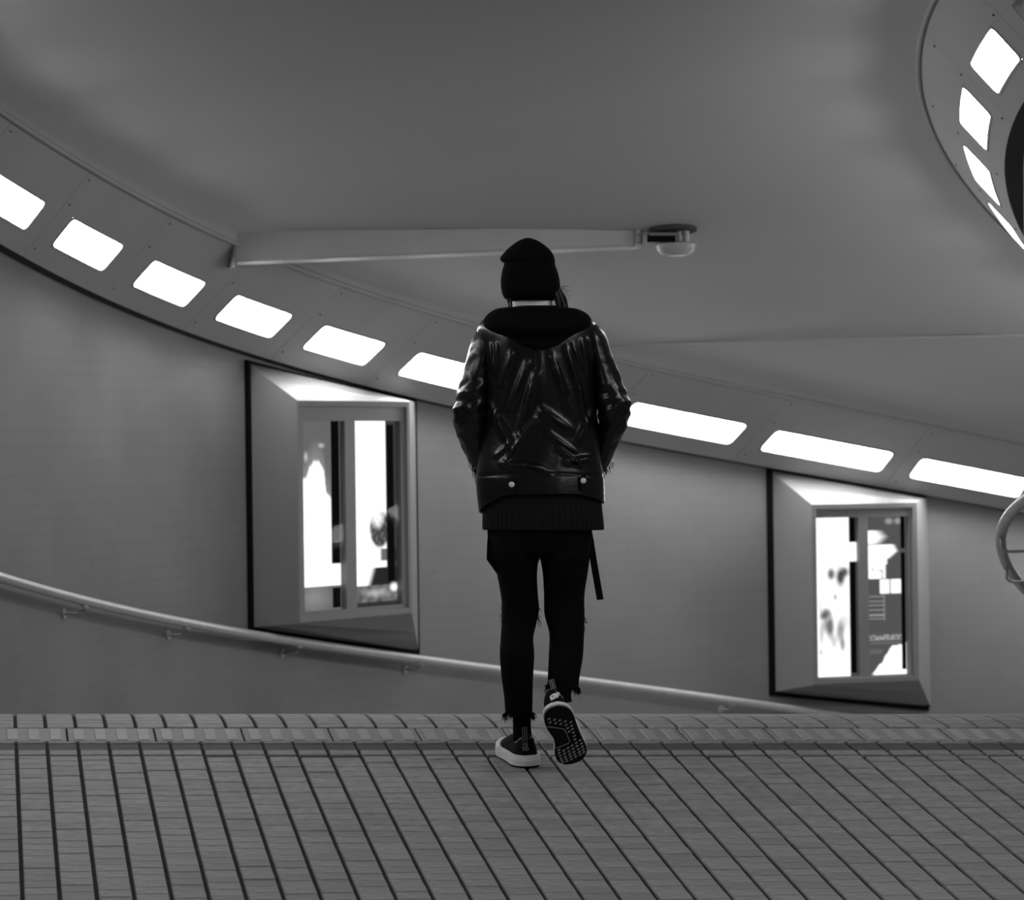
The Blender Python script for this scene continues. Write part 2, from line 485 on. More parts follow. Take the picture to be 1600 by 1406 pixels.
for Y in ys:
    r = []; uv = []
    for x in xs:
        c = x - LEAN * (Y - 12.97)
        inside = FY0 - 0.02 <= Y <= FY1 and FC0 + 0.05 < c < FC1 - 0.05
        r.append(tilt(x, Y, fz(Y) - (0.009 if FY0 - 0.02 <= Y <= FY1 else 0.0))); uv.append((Y, c))
    rows.append(r); uvs.append(uv)
# descending part beyond the crest: ruled between the two walls
sl = [s for s in np.arange(-1.9, 16, 0.3)]
last = rows[-1]
for s in sl:
    o = outer(s, -0.25, -2.4); i = inner(match(s), -0.25, ZRI - 0.9)
    r = []; uv = []
    for q in range(23):
        t = q / 22.0; p = o + (i - o) * t
        # ease from the crest to the helical fall
        w = min(1.0, max(0.0, (p[1] - 14.3) / 2.0)); w = w * w * (3 - 2 * w)
        if s < 1.5 and p[1] < 14.45: p = np.array([p[0], max(p[1], 14.3 + (s + 1.9) * 0.3), p[2]])
        z1 = tilt(p[0], p[1], fz(p[1]))[2]
        r.append(np.array([p[0], p[1], min(z1, 9) * (1 - w) + p[2] * w])); uv.append((s + 14, t * 4.5))
    rows.append(r); uvs.append(uv)
b = MB(); b.grid(rows)
nxs = len(xs); fmi = []
for k in range(len(rows) - 1):
    for j in range(nxs - 1):
        Y = ys[k] if k < len(ys) - 1 else 99
        fmi.append(1 if FY0 - 0.03 < Y < FY1 - 0.03 else 0)
floor = obj('floor', b.v, b.f, None, None, True, [q for r in uvs for q in r], [M['ramp'], M['mortar']], fmi)
tag(floor, 'grey brick paving rising to a crest before the ramp goes down', kind='structure')

def slab(c0, c1, y0, y1, h=0.0, cham=0.0025, skew=0.03, base=-0.011):
    """one paving piece, its long edges running along the lean, top edge chamfered; 18 faces triangulated"""
    def P(c, Y, dz): return fp(c, Y + skew * (c - (c0 + c1) / 2), dz)
    k = cham
    lo = [P(c0, y0, base), P(c1, y0, base), P(c1, y1, base), P(c0, y1, base)]
    mi = [P(c0, y0, h - k), P(c1, y0, h - k), P(c1, y1, h - k), P(c0, y1, h - k)]
    hi = [P(c0 + k, y0 + k, h), P(c1 - k, y0 + k, h), P(c1 - k, y1 - k, h), P(c0 + k, y1 - k, h)]
    f = [(8, 9, 10, 11)]
    for a in range(4):
        n = (a + 1) % 4
        f += [(a, n, 4 + n, 4 + a), (4 + a, 4 + n, 8 + n, 8 + a)]
    return lo + mi + hi, f

J0 = -1.675        # one of the long dark joints, measured where the drain crosses
cols = range(-9, 40)
GU0, GU1 = 13.0, 13.235          # guide tiles
CH0, CH1 = 12.855, 12.965        # dark channel course
cells = []
for i in cols:
    c0 = J0 + i * PITCH + 0.006; c1 = J0 + (i + 1) * PITCH - 0.006
    y = FY0 + random.random() * ROWL
    while y < 12.735:
        L = ROWL * random.choice((0.98, 1.0, 1.0, 1.02))
        y1 = min(y + L, 12.745)
        if y1 - y > 0.03: cells.append((c0, c1, y, y1 - random.choice((0.0018, 0.0025, 0.0035)), random.uniform(-0.0015, 0.0015), random.randrange(3)))
        y += L
    cells.append((c0, c1, 12.765, 12.845, 0.0, random.randrange(3)))
    cells.append((c0, c1, 12.972, 12.995, 0.0, random.randrange(3)))
    y = 13.242 + random.random() * 0.02
    while y < FY1 - 0.01:
        cells.append((c0, c1, y, min(y + ROWL, FY1) - 0.0012, random.uniform(-0.0004, 0.0004), random.randrange(3))); y += ROWL
# the 300 bricks that show largest are parts; the rest are one body of paving
def in_view(cl):
    u, v = pix(fp((cl[0] + cl[1]) / 2, (cl[2] + cl[3]) / 2))
    return 4 < u < 1596 and v < 1402, v
near = sorted([c for c in cells if in_view(c)[0]], key=lambda c: -in_view(c)[1])[:300]
ns = set(id(c) for c in near)
proto = []
cm, ym = 0.0, 11.0
for q in range(3):
    vs, fs = slab(-0.046, 0.046, 11.0 - ROWL / 2 + 0.0015, 11.0 + ROWL / 2 - 0.0015)
    o0 = fp(0.0, 11.0)
    me = bpy.data.meshes.new('brick'); me.from_pydata([tuple(p - o0) for p in vs], [], fs); me.materials.append(BR[q]); me.update()
    proto.append(me)
for c in near:
    o = bpy.data.objects.new('brick', proto[c[5]]); COL.objects.link(o)
    o.location = fp((c[0] + c[1]) / 2, (c[2] + c[3]) / 2, c[4]); o.parent = floor
    o.scale = (1, (c[3] - c[2]) / (ROWL - 0.003), 1)
    o.rotation_euler = (random.uniform(-.004, .004), random.uniform(-.006, .006), 0)
mb = MB(); fmi = []
for c in cells:
    if id(c) in ns: continue
    vs, fs = slab(c[0], c[1], c[2], c[3], c[4]); mb.add(vs, fs); fmi += [c[5]] * len(fs)
o = obj('brick_paving', mb.v, mb.f, None, floor, False, None, BR, fmi); fix_normals(o); tag(o, kind='stuff')
for me in proto:
    bm = bmesh.new(); bm.from_mesh(me); bmesh.ops.recalc_face_normals(bm, faces=bm.faces); bm.to_mesh(me); bm.free()
for i in cols:                                # dark course, slightly sunk
    vs, fs = slab(J0 + i * PITCH + 0.004, J0 + (i + 1) * PITCH - 0.004, CH0, CH1, -0.003, skew=0.0)
    mb = MB(); mb.add(vs, fs); mb.obj('channel_brick', M['channel'], floor)
TP = 0.3005; T0 = J0 + 0.175
for i in range(-4, 15):                       # guide tiles: plate with four raised bars
    c0 = T0 + (i - 1) * TP + 0.003; c1 = T0 + i * TP - 0.003
    mb = MB(); vs, fs = slab(c0, c1, GU0, GU1, 0.0, skew=0.0); mb.add(vs, fs)
    for q in range(4):
        m = c0 + (q + 0.5) * (c1 - c0) / 4
        vs, fs = slab(m - 0.019, m + 0.019, GU0 + 0.02, GU1 - 0.02, 0.0022, cham=0.002, skew=0.0, base=-0.001); mb.add(vs, fs)
    o = mb.obj('guide_tile', M['tile'], floor); o.data.materials.append(M['bar'])
    o.data.polygons.foreach_set('material_index', [0] * 9 + [1] * (len(o.data.polygons) - 9))

# ------------------------------------------------------------------ handrails
def rail_thing(fn_path, fn_wall, s0, s1, step, brackets, label, drop):
    t = empty('handrail', fn_path(s0)); tag(t, label, 'handrail')
    mb = MB(); mb.tube([fn_path(s) for s in np.arange(s0, s1, step)], 0.024, 12); mb.obj('rail', M['rail'], t, True)
    for s in brackets:
        p = fn_path(s); w = fn_wall(s, p[2] - drop)
        q = p + np.array([0, 0, -drop]); d = (w - q); L = np.linalg.norm(d); d = d / L
        mb = MB()
        mb.tube([p + np.array([0, 0, -0.02]), p + np.array([0, 0, -drop + 0.015]), q + d * 0.012 + np.array([0, 0, 0.004]), q + d * 0.03, w], 0.007, 8)
        br = mb.obj('bracket', M['rail'], t, True)
        pl = MB(); pl.tube([w - d * 0.006, w], 0.025, 10); pl.obj('wall_plate', M['rail'], br)
        sd = MB(); tt = fn_path(s + 0.05) - fn_path(s - 0.05); tt /= np.linalg.norm(tt)
        sd.box(p + np.array([0, 0, -0.026]), tt * 0.03, np.cross(tt, [0, 0, 1]) * 0.012, np.array([0, 0, 0.003])); sd.obj('saddle', M['rail'], br)
    return t
def wall_o(s, z): p = outer(s); return np.array([p[0], p[1], z])
def wall_i(s, z): p = inner(s); return np.array([p[0], p[1], z])
rail_thing(lambda s: outer(s, 0.10, -1.5), wall_o, -9, 15, 0.15, [-7.4, -6, -4.5, -3, -1.6, -0.3, 1.128, 2.575, 3.988, 5.32, 6.7, 8.1, 9.5, 10.9, 12.3],
           'long pale round handrail along the left wall, dropping to the right', 0.06)
rail_thing(lambda l: inner(l, 0.1193, ZRI), wall_i, -11, 9, 0.12, [-9, -7.5, -6, -4.5, -3, -1.75, -0.35, 0.62, 2.2, 3.6, 5.2, 6.8],
           'curved handrail looping in at the right edge', 0.085)

# ------------------------------------------------------------------ poster cases
def lin(v):      # display value -> linear
    v = v / 255.0
    return v / 12.92 if v <= 0.04045 else ((v + 0.055) / 1.055) ** 2.4
def blob(x, y, cx, cy, rx, ry, soft=0.25):
    d = math.hypot((x - cx) / rx, (y - cy) / ry); return min(1.0, max(0.0, (1 + soft - d) / (2 * soft)))
def sm(a, b, x):
    t = min(1.0, max(0.0, (x - a) / (b - a))); return t * t * (3 - 2 * t)
WHITE = 1.35
def pic_a(x, y):   # pale smoke-like plume with a white label block; x right, y down, 0..1
    base = lin(105) + lin(40) * sm(0.05, 0.3, y) * (0.5 + noise.noise(Vector((x * 3, y * 6, 1))))
    edge = float(np.interp(x, [0, .2, .28, .38, .5, .62, .66, .8, 1], [.30, .30, .24, .215, .21, .26, .37, .42, .42])) + 0.012 * noise.noise(Vector((x * 14, 3, 0)))
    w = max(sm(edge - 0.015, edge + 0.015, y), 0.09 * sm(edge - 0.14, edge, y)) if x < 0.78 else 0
    w = max(w, 0.35 * blob(x, y, 0.56, 0.13, 0.06, 0.010, 0.8), 0.4 * blob(x, y, 0.2, 0.19, 0.035, 0.02, 0.9))
    if 0.755 < y < 0.875: w = 1.0 if x < 0.99 else 0  # right end of the block is a reflection painted into the print
    if y >= 0.875: w = 0.10 * blob(x, y, 0.3, 0.93, 0.3, 0.05, 0.8)
    return base + (WHITE - base) * w
def pic_b(x, y):   # white sheet, dark bulb at the lower right, grey foot
    w = 1.0
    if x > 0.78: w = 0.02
    d = blob(x, y, 0.63, 0.585, 0.22, 0.1, 0.12) if y > 0.47 else 0
    if d > 0:
        n = noise.noise(Vector((x * 22, y * 40, 5)))
        core = blob(x, y, 0.58, 0.52, 0.13, 0.05, 0.5)
        w = w * (1 - d * (0.97 - 0.75 * max(0, core + 0.4 * n)))
    if 0.69 < y < 0.76: w *= 1 - sm(0.60, 0.68, x) * 0.9
    if y > 0.79: w *= 1 - sm(0.36, 0.52, x + (y - 0.83) * 1.2)
    if y > 0.885: w = 0.05 + 0.10 * (0.5 + noise.noise(Vector((x * 9, y * 30, 2)))) + 0.25 * blob(x, y, 0.55, 0.93, 0.2, 0.018, 0.8)
    if y > 0.975: w = 0.01
    w = max(w, blob(x, y, 0.93, 0.905, 0.08, 0.02, 0.6))
    return lin(40) * (1 - w) + WHITE * w
def pic_c(x, y):   # bright portrait-like sheet with soft grey smudges
    w = 1.0
    for cx, cy, rx, ry, a in ((0.40, 0.355, 0.085, 0.035, .9), (0.62, 0.375, 0.10, 0.055, .97), (0.72, 0.345, 0.09, 0.03, .9), (0.49, 0.5, 0.045, 0.02, .6),
                              (0.27, 0.6, 0.11, 0.03, .85), (0.2, 0.62, 0.08, 0.02, .7), (0.36, 0.685, 0.09, 0.07, .88), (0.25, 0.67, 0.06, 0.05, .6),
                              (0.60, 0.72, 0.09, 0.06, .7), (0.65, 0.80, 0.06, 0.04, .7), (0.45, 0.78, 0.07, 0.04, .45), (0.16, 0.72, 0.05, 0.08, .5),
                              (0.14, 0.55, 0.03, 0.07, .35), (0.68, 0.66, 0.13, 0.05, .35), (0.14, 0.845, 0.04, 0.02, .5)):
        w *= 1 - a * blob(x, y, cx, cy, rx, ry, 0.5)
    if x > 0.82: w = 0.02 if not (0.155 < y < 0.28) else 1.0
    return lin(55) * (1 - w) + WHITE * w
def pic_d(x, y):   # grey notice: white lamp shapes, a box, lines of print, a white drift at the foot
    g = lin(86); w = 0.0
    w = max(w, (1 - sm(0.25, 0.62, x + 0.9 * abs(y - 0.128) * 4)) if 0.085 < y < 0.172 else 0)
    if 0.178 < y < 0.395:
        e = 0.72 - max(0, y - 0.22) * 4.5 if y < 0.27 else 0.52 - (0.04 if y > 0.3 else 0)
        if y < 0.22: e = 0.72 - (0.22 - y) * 2
        ww = 1 - sm(e - 0.03, e + 0.12 if y < 0.27 else e + 0.03, x)
        if y > 0.31 and noise.noise(Vector((x * 16, y * 28, 9))) > 0.12 + (0.40 - y) * 2.5: ww *= 0.3
        w = max(w, ww)
    if 0.395 < y < 0.49 and 0.34 < x < 0.86: w = max(w, 0.95 if abs(x - 0.595) > 0.03 else 0.45)
    for a in (0.505, 0.535, 0.56, 0.59, 0.622, 0.645):     # short lines of print
        if abs(y - a) < 0.0045 and 0.04 < x < 0.45: w = max(w, 0.22)
    if 0.49 < y < 0.66 and (abs(x - 0.44) < 0.02 or abs(x - 0.05) < 0.015): w = max(w, 0.12)
    if abs(y - 0.765) < 0.016 and 0.03 < x < 0.95 and noise.noise(Vector((x * 34, y * 50, 3))) > -0.06: w = max(w, 0.24)
    for a in (0.80, 0.845, 0.862):
        if abs(y - a) < 0.003 and 0.08 < x < (0.9 if a < 0.82 else 0.4): w = max(w, 0.10)
    top = 0.985 - 0.17 * sm(0.1, 0.72, x) + 0.02 * noise.noise(Vector((x * 9, 1, 1))) - (0.02 if x > 0.9 else 0)
    if y > top and x < 0.97: w = max(w, sm(0.10, 0.2, x))
    w = max(w, 0.2 * blob(x, y, 0.58, 0.03, 0.09, 0.018, 0.4), 0.2 * blob(x, y, 0.8, 0.03, 0.08, 0.018, 0.4))
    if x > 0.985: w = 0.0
    return g * (1 - w) + WHITE * w

def poster_case(label, sl_, sr_, base_px, front_px, panes, d, strips):
    wl, wr = outer(sl_), outer(sr_)
    e = (wr - wl)[:2]; e = e / np.linalg.norm(e); n = np.array([e[1], -e[0]])     # towards the ramp
    def wallp(s, v, u_hint=None):
        p = outer(s); u, _ = pix(p)
        for _ in range(3):
            q = at(u, v, p[1]); u2, _v = pix((p[0], p[1], q[2])); u = u2
        return np.array([p[0], p[1], q[2]])
    A, B, Cc, D = wallp(sl_, base_px[0]), wallp(sr_, base_px[1]), wallp(sr_, base_px[2]), wallp(sl_, base_px[3])
    o = wl[:2] + n * d
    def onplane(u, v, dd=0.0):
        r = at(u, v, 1.0) - np.array([0, 0, EYE]); oo = o + n * dd
        k = (oo @ n) / (r[:2] @ n); p = np.array([0, 0, EYE]) + r * k
        return (p[:2] - o) @ e, p[2]
    def PT(t, z, dd): q = o + e * t + n * dd; return np.array([q[0], q[1], z])
    f = [onplane(*q) for q in front_px]
    t0 = (f[0][0] + f[3][0]) / 2; t1 = (f[1][0] + f[2][0]) / 2
    z1 = (f[0][1] + f[1][1]) / 2; z0 = (f[2][1] + f[3][1]) / 2
    root = empty('poster_case', (A + D) / 2); tag(root, label, 'poster case', 'poster cases on the left wall')
    # body: four splayed cheeks from the sloping foot on the wall to the upright front
    a, b_, c, dd_ = PT(t0, z1, 0), PT(t1, z1, 0), PT(t1, z0, 0), PT(t0, z0, 0)
    mb = MB(); m = 0.03
    ring0 = [A, B, Cc, D]; ring1 = [a, b_, c, dd_]
    def lerp(p, q, k): return p + (q - p) * k
    rr = [[lerp(p, q, k) for p, q in zip(ring0, ring1)] for k in (0.0, 0.5, 0.97)]
    # rounded front edge, then a flat front border
    inn = lambda k, dep: [PT(t0 + k, z1 - k, dep), PT(t1 - k, z1 - k, dep), PT(t1 - k, z0 + k, dep), PT(t0 + k, z0 + k, dep)]
    rr += [inn(0.005, 0.004), inn(0.035, 0.004), inn(0.037, -0.012)]
    mb.grid(rr, close_v=True)
    mb.obj('body', M['case'], root)
    # shadow gap between case and wall, put in as a raised black strip
    g = MB(); nw = np.array([n[0], n[1], 0]); ex = np.array([e[0], e[1], 0]); zz = np.array([0, 0, 1.0])
    k = 0.030
    o4 = [A - ex * k + zz * 0.016, B - ex * 0.02 + zz * 0.016, Cc - ex * 0.02 - zz * 0.026, D - ex * k - zz * 0.02]
    i4 = [A + ex * .005, B - ex * 0.03, Cc - ex * 0.03 + zz * .002, D + ex * .005 + zz * .002]
    lift = 0.022
    # the wall bows between the ends: follow it
    def seg(P, Q, N=8):
        out = []
        for q in range(N): out.append(P + (Q - P) * q / N)
        return out
    def ring(p4, l):
        pts = seg(p4[0], p4[1]) + seg(p4[1], p4[2]) + seg(p4[2], p4[3]) + seg(p4[3], p4[0])
        out = []
        for p in pts:
            sx = sl_ + (sr_ - sl_) * ((p[:2] - wl[:2]) @ e) / np.linalg.norm((wr - wl)[:2])
            w = outer(sx, l); out.append(np.array([w[0], w[1], p[2]]))
        return out
    g.grid([ring(o4, 0.001), ring(o4, lift), ring(i4, lift), ring(i4, 0.001)], close_v=True)
    g.obj('shadow_strip', M['dark'], root)
    # window frame with mullion, set just inside the front border
    ps = []
    for (u0, v0, u1, v1, pic) in panes:
        p = onplane(u0, v0); q = onplane(u1, v1); ps.append((p[0], q[0], q[1], p[1], pic))
    ft0, ft1, fz0, fz1 = t0 + 0.037, t1 - 0.037, z0 + 0.037, z1 - 0.037
    def bar(name, ta, tb, za, zb):
        w = MB(); w.hexa([PT(ta, za, -0.05), PT(tb, za, -0.05), PT(tb, zb, -0.05), PT(ta, zb, -0.05),
                          PT(ta, za, -0.010), PT(tb, za, -0.010), PT(tb, zb, -0.010), PT(ta, zb, -0.010)])
        return w
    pz0, pz1 = (ps[0][2] + ps[1][2]) / 2, (ps[0][3] + ps[1][3]) / 2
    fr = MB()
    for q in ((ft0, ps[0][0], fz0, fz1), (ps[1][1], ft1, fz0, fz1), (ps[0][0], ps[1][1], fz0, pz0), (ps[0][0], ps[1][1], pz1, fz1)):
        w = bar('b', *q); fr.add(w.v, w.f)
    fo = fr.obj('window_frame', M['case'], root)
    w = bar('m', ps[0][1], ps[1][0], pz0, pz1); w.obj('mullion', M['case'], fo)
    for j, (ta, tb, za, zb, pic) in enumerate(ps):
        NX, NY = 60, 200
        V = []; colr = []
        for y in range(NY + 1):
            for x in range(NX + 1):
                V.append(PT(ta + (tb - ta) * x / NX, pz1 + (pz0 - pz1) * y / NY, -0.045)); colr.append(pic(x / NX, y / NY))
        F = [(y * (NX + 1) + x, (y + 1) * (NX + 1) + x, (y + 1) * (NX + 1) + x + 1, y * (NX + 1) + x + 1) for y in range(NY) for x in range(NX)]
        po = obj('poster', V, F, M['poster'], root)
        at_ = po.data.color_attributes.new('print', 'FLOAT_COLOR', 'POINT')
        buf = np.ones((len(V), 4), dtype=np.float32); buf[:, :3] = np.array(colr)[:, None]
        at_.data.foreach_set('color', buf.ravel())
        tag(po, ['narrow backlit print in the left window', 'narrow backlit print in the right window'][j])
        gl = MB(); gl.hexa([PT(ta, pz0, -0.024), PT(tb, pz0, -0.024), PT(tb, pz1, -0.024), PT(ta, pz1, -0.024),
                            PT(ta, pz0, -0.020), PT(tb, pz0, -0.020), PT(tb, pz1, -0.020), PT(ta, pz1, -0.020)])
        gl.obj('pane', M['glass'], root)
        for (xa, xb, ya, yb) in strips[j]:       # black strips put in for the dark inside of the recess
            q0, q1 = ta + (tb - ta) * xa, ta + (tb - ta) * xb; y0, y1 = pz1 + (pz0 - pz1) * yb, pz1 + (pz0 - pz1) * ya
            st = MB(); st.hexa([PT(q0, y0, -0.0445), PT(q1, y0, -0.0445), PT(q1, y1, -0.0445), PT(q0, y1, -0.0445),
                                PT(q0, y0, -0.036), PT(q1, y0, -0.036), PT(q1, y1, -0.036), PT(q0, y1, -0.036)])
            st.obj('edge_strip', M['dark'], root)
    # closed back board
    bk = MB(); bk.hexa([PT(ft0, fz0, -0.06), PT(ft1, fz0, -0.06), PT(ft1, fz1, -0.06), PT(ft0, fz1, -0.06),
                        PT(ft0, fz0, -0.0505), PT(ft1, fz0, -0.0505), PT(ft1, fz1, -0.0505), PT(ft0, fz1, -0.0505)])
    bk.obj('back_board', M['case'], root)
    return root

poster_case('nearer grey poster case with splayed sides, left of the walker', 3.613, 5.46, (567, 628, 1017, 980),
            ((463, 623), (639, 627), (644, 962), (467, 971)),
            ((475, 657, 545, 950, pic_a), (557, 658, 632, 945, pic_b)), 0.24,
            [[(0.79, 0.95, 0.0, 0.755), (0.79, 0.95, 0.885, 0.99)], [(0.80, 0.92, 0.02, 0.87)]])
poster_case('farther grey poster case with splayed sides, right of the walker', 8.50, 9.64, (735, 777, 1104, 1081),
            ((1266, 785), (1432, 786), (1438, 1062), (1271, 1072)),
            ((1276, 808, 1346, 1057, pic_c), (1357, 809, 1424, 1052, pic_d)), 0.24,
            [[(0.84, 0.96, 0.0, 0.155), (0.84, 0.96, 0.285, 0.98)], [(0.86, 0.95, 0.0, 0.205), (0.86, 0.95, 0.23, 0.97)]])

# ------------------------------------------------------------------ ceiling trunking and sensor unit
c0 = outer_band(2.42, 1.0) + np.array([0, 0, -0.022]); c1 = on_ceiling(1004, 361)
c0 = c0 + (c0 - c1) * 0.006
tr = empty('cable_trunking', c0); tag(tr, 'long shallow painted cable trunking crossing the ceiling from the left band', 'trunking')
ax = (c1 - c0); L = np.linalg.norm(ax); ax = ax / L
away = np.array([-ax[1], ax[0], 0]); away /= np.linalg.norm(away)          # down the tunnel
slope = on_ceiling(700, 420) - on_ceiling(700, 372)
mb = MB()
prof = [(0.0, 0.085), (0.0, -0.060), (0.012, -0.071), (0.13, -0.082), (0.14, -0.074), (0.14, 0.075)]
rws = []
for q in range(25):
    t = q / 24.0; p = c0 + (c1 - c0) * t
    rws.append([p + away * a + np.array([0, 0, b * (1.0 + 0.08 * t) if b < 0 else b * (1 - 0.8 * t)]) for a, b in prof])
mb.grid(rws, close_v=True); k6 = len(prof)
mb.f.append(tuple(range(k6))); mb.f.append(tuple(24 * k6 + q for q in reversed(range(k6))))
mb.obj('housing', M['trunk'], tr)
mb = MB(); p = c0; mb.box(p - ax * 0.004 + away * 0.06 + np.array([0, 0, -0.042]), ax * 0.006, away * 0.085, np.array([0, 0, 0.052])); mb.obj('end_cap', M['steel'], tr)
p = c1 - ax * 0.03
mb = MB(); mb.box(p + away * 0.06 + np.array([0, 0, -0.038]), ax * 0.01, away * 0.09, np.array([0, 0, 0.05])); ec = mb.obj('coupler', M['trunk'], tr)
for dz in (-0.018, -0.058):
    mb = MB(); q = p + away * (-0.03) + np.array([0, 0, dz]); mb.tube([q - away * 0.004, q], 0.004, 8); mb.obj('screw', M['bolt'], ec)

q0, q1 = on_ceiling(940, 541), on_ceiling(1640, 523)
mb = MB(); mb.tube([q0 + (q1 - q0) * k / 12 + np.array([0, 0, 0.004]) for k in range(13)], 0.009, 6)
tag(mb.obj('trim_5', M['ceiling'], None, True), 'thin seam strip across the ceiling beyond the walker', kind='structure')
# sensor unit at the end of the trunking
m0 = on_ceiling(1050, 357)
un = empty('ceiling_camera', m0); tag(un, 'small ceiling camera unit with round dome at the end of the trunking', 'camera')
PXM = FPX / m0[1]
def up_(u, v, dy=0.0):
    q = at(u, v, m0[1] + dy); return q
def cbox(name, u0, v0, u1, v1, y0, y1, m, par):
    mb = MB(); a = [up_(u0, v1, y0), up_(u1, v1, y0), up_(u1, v1, y1), up_(u0, v1, y1), up_(u0, v0, y0), up_(u1, v0, y0), up_(u1, v0, y1), up_(u0, v0, y1)]
    mb.hexa(a); o = mb.obj(name, m, par)
    bv = o.modifiers.new('bevel', 'BEVEL'); bv.width = 0.003; bv.segments = 2
    return o
mzz = m0[2]
mb = MB(); cc = up_(1051, 358); 
pl = [cc + np.array([math.cos(w) * 0.125, math.sin(w) * 0.10, 0]) for w in [2 * math.pi * q / 28 for q in range(28)]]
def ceil_z(x, y):     # tilt the mounting plate with the slab
    return m0[2] + (slope[2] / np.linalg.norm(slope[:2])) * ((np.array([x, y]) - m0[:2]) @ (slope[:2] / np.linalg.norm(slope[:2]))) + (ax[2]) * ((np.array([x, y]) - m0[:2]) @ ax[:2])
mb.grid([[(p[0], p[1], ceil_z(p[0], p[1]) + 0.004) for p in pl], [(p[0], p[1], ceil_z(p[0], p[1]) - 0.018) for p in pl]], close_v=True)
mb.f.append(tuple(28 + q for q in range(28))); mb.f.append(tuple(reversed(range(28))))
mb.obj('mounting_plate', M['soffit'], un)
cbox('camera_body', 1011, 366, 1056, 378.5, -0.06, 0.05, M['dark'], un)
cbox('bracket', 1014, 363, 1058, 368, -0.065, 0.05, M['case'], un)
for u0, u1, v0, v1 in ((1057.5, 1065, 361, 379), (1067, 1077, 357, 378)):
    a = up_((u0 + u1) / 2, v0); b2 = up_((u0 + u1) / 2, v1); rad = (u1 - u0) / 2 / PXM
    mb = MB(); mb.tube([a, a + (b2 - a) * 0.9, b2], [rad, rad, rad * 0.7], 14); mb.obj('canister', M['trunk'], un, False)
cbox('neck', 1030, 376, 1074, 381.5, -0.045, 0.045, M['case'], un)
mb = MB(); ctr = up_(1056, 380); rr = 32 / PXM; hh = 20 / PXM
rws = []
for q in range(9):
    w = R(90 * q / 8); 
    r_ = rr * (1.0 if q == 0 else math.cos(w) ** 0.55); z_ = -hh * math.sin(w) ** 1.1
    rws.append([ctr + np.array([math.cos(a) * r_, math.sin(a) * r_ * 0.9, z_]) for a in [2 * math.pi * k / 28 for k in range(28)]])
mb.grid(rws, close_v=True); mb.f.append(tuple(range(28)))
mb.obj('dome', M['dome'], un, True)

# ------------------------------------------------------------------ the walker
YW = 12.5
PXW = FPX / YW
g0 = tilt(0.06, YW, 0.0)
person = empty('person', (0.06, YW, g0[2]))
tag(person, 'person in black beanie, hooded leather jacket and ripped black jeans walking away over the crest', 'person')
def wp(u, v, y=0.0): return at(u, v, YW + y)

def catmull(P, n):
    P = np.array(P, float); m = len(P); out = []
    for q in range(n):
        t = q / (n - 1) * (m - 1); i = min(int(t), m - 2); f = t - i
        p0 = P[max(i - 1, 0)]; p1 = P[i]; p2 = P[i + 1]; p3 = P[min(i + 2, m - 1)]
        out.append(0.5 * (2 * p1 + (p2 - p0) * f + (2 * p0 - 5 * p1 + 4 * p2 - p3) * f * f + (3 * p1 - p0 - 3 * p2 + p3) * f ** 3))
    return np.array(out)

def sup(w, n): c, s = math.cos(w), math.sin(w); return math.copysign(abs(c) ** (2 / n), c), math.copysign(abs(s) ** (2 / n), s)

def lathe_sections(secs, rings, k, exp=2.3):
    """secs: (v, left u, right u, depth offset, half depth) measured from behind; returns ring list"""
    S_ = catmull(secs, rings); out = []
    for v, l, r, y, b in S_:
        ring = []
        for q in range(k):
            cx, cy = sup(2 * math.pi * q / k, exp)
            u = (l + r) / 2 + (r - l) / 2 * cx
            p = wp(u, v, 0); p[0] = p[0]; p[1] = YW + y + b * cy
            ring.append(p)
        out.append(ring)
    return out

def from_rings(name, rings, m, parent, cap0=False, cap1=False, smooth=True, thick=0.0):
    mb = MB(); mb.grid(rings, close_v=True); k = len(rings[0]); n = len(rings)
    if cap0: mb.f.append(tuple(range(k)))
    if cap1: mb.f.append(tuple((n - 1) * k + q for q in reversed(range(k))))
    o = mb.obj(name, m, parent, smooth)
    if thick:
        s = o.modifiers.new('cloth', 'SOLIDIFY'); s.thickness = thick; s.offset = -1
    return o

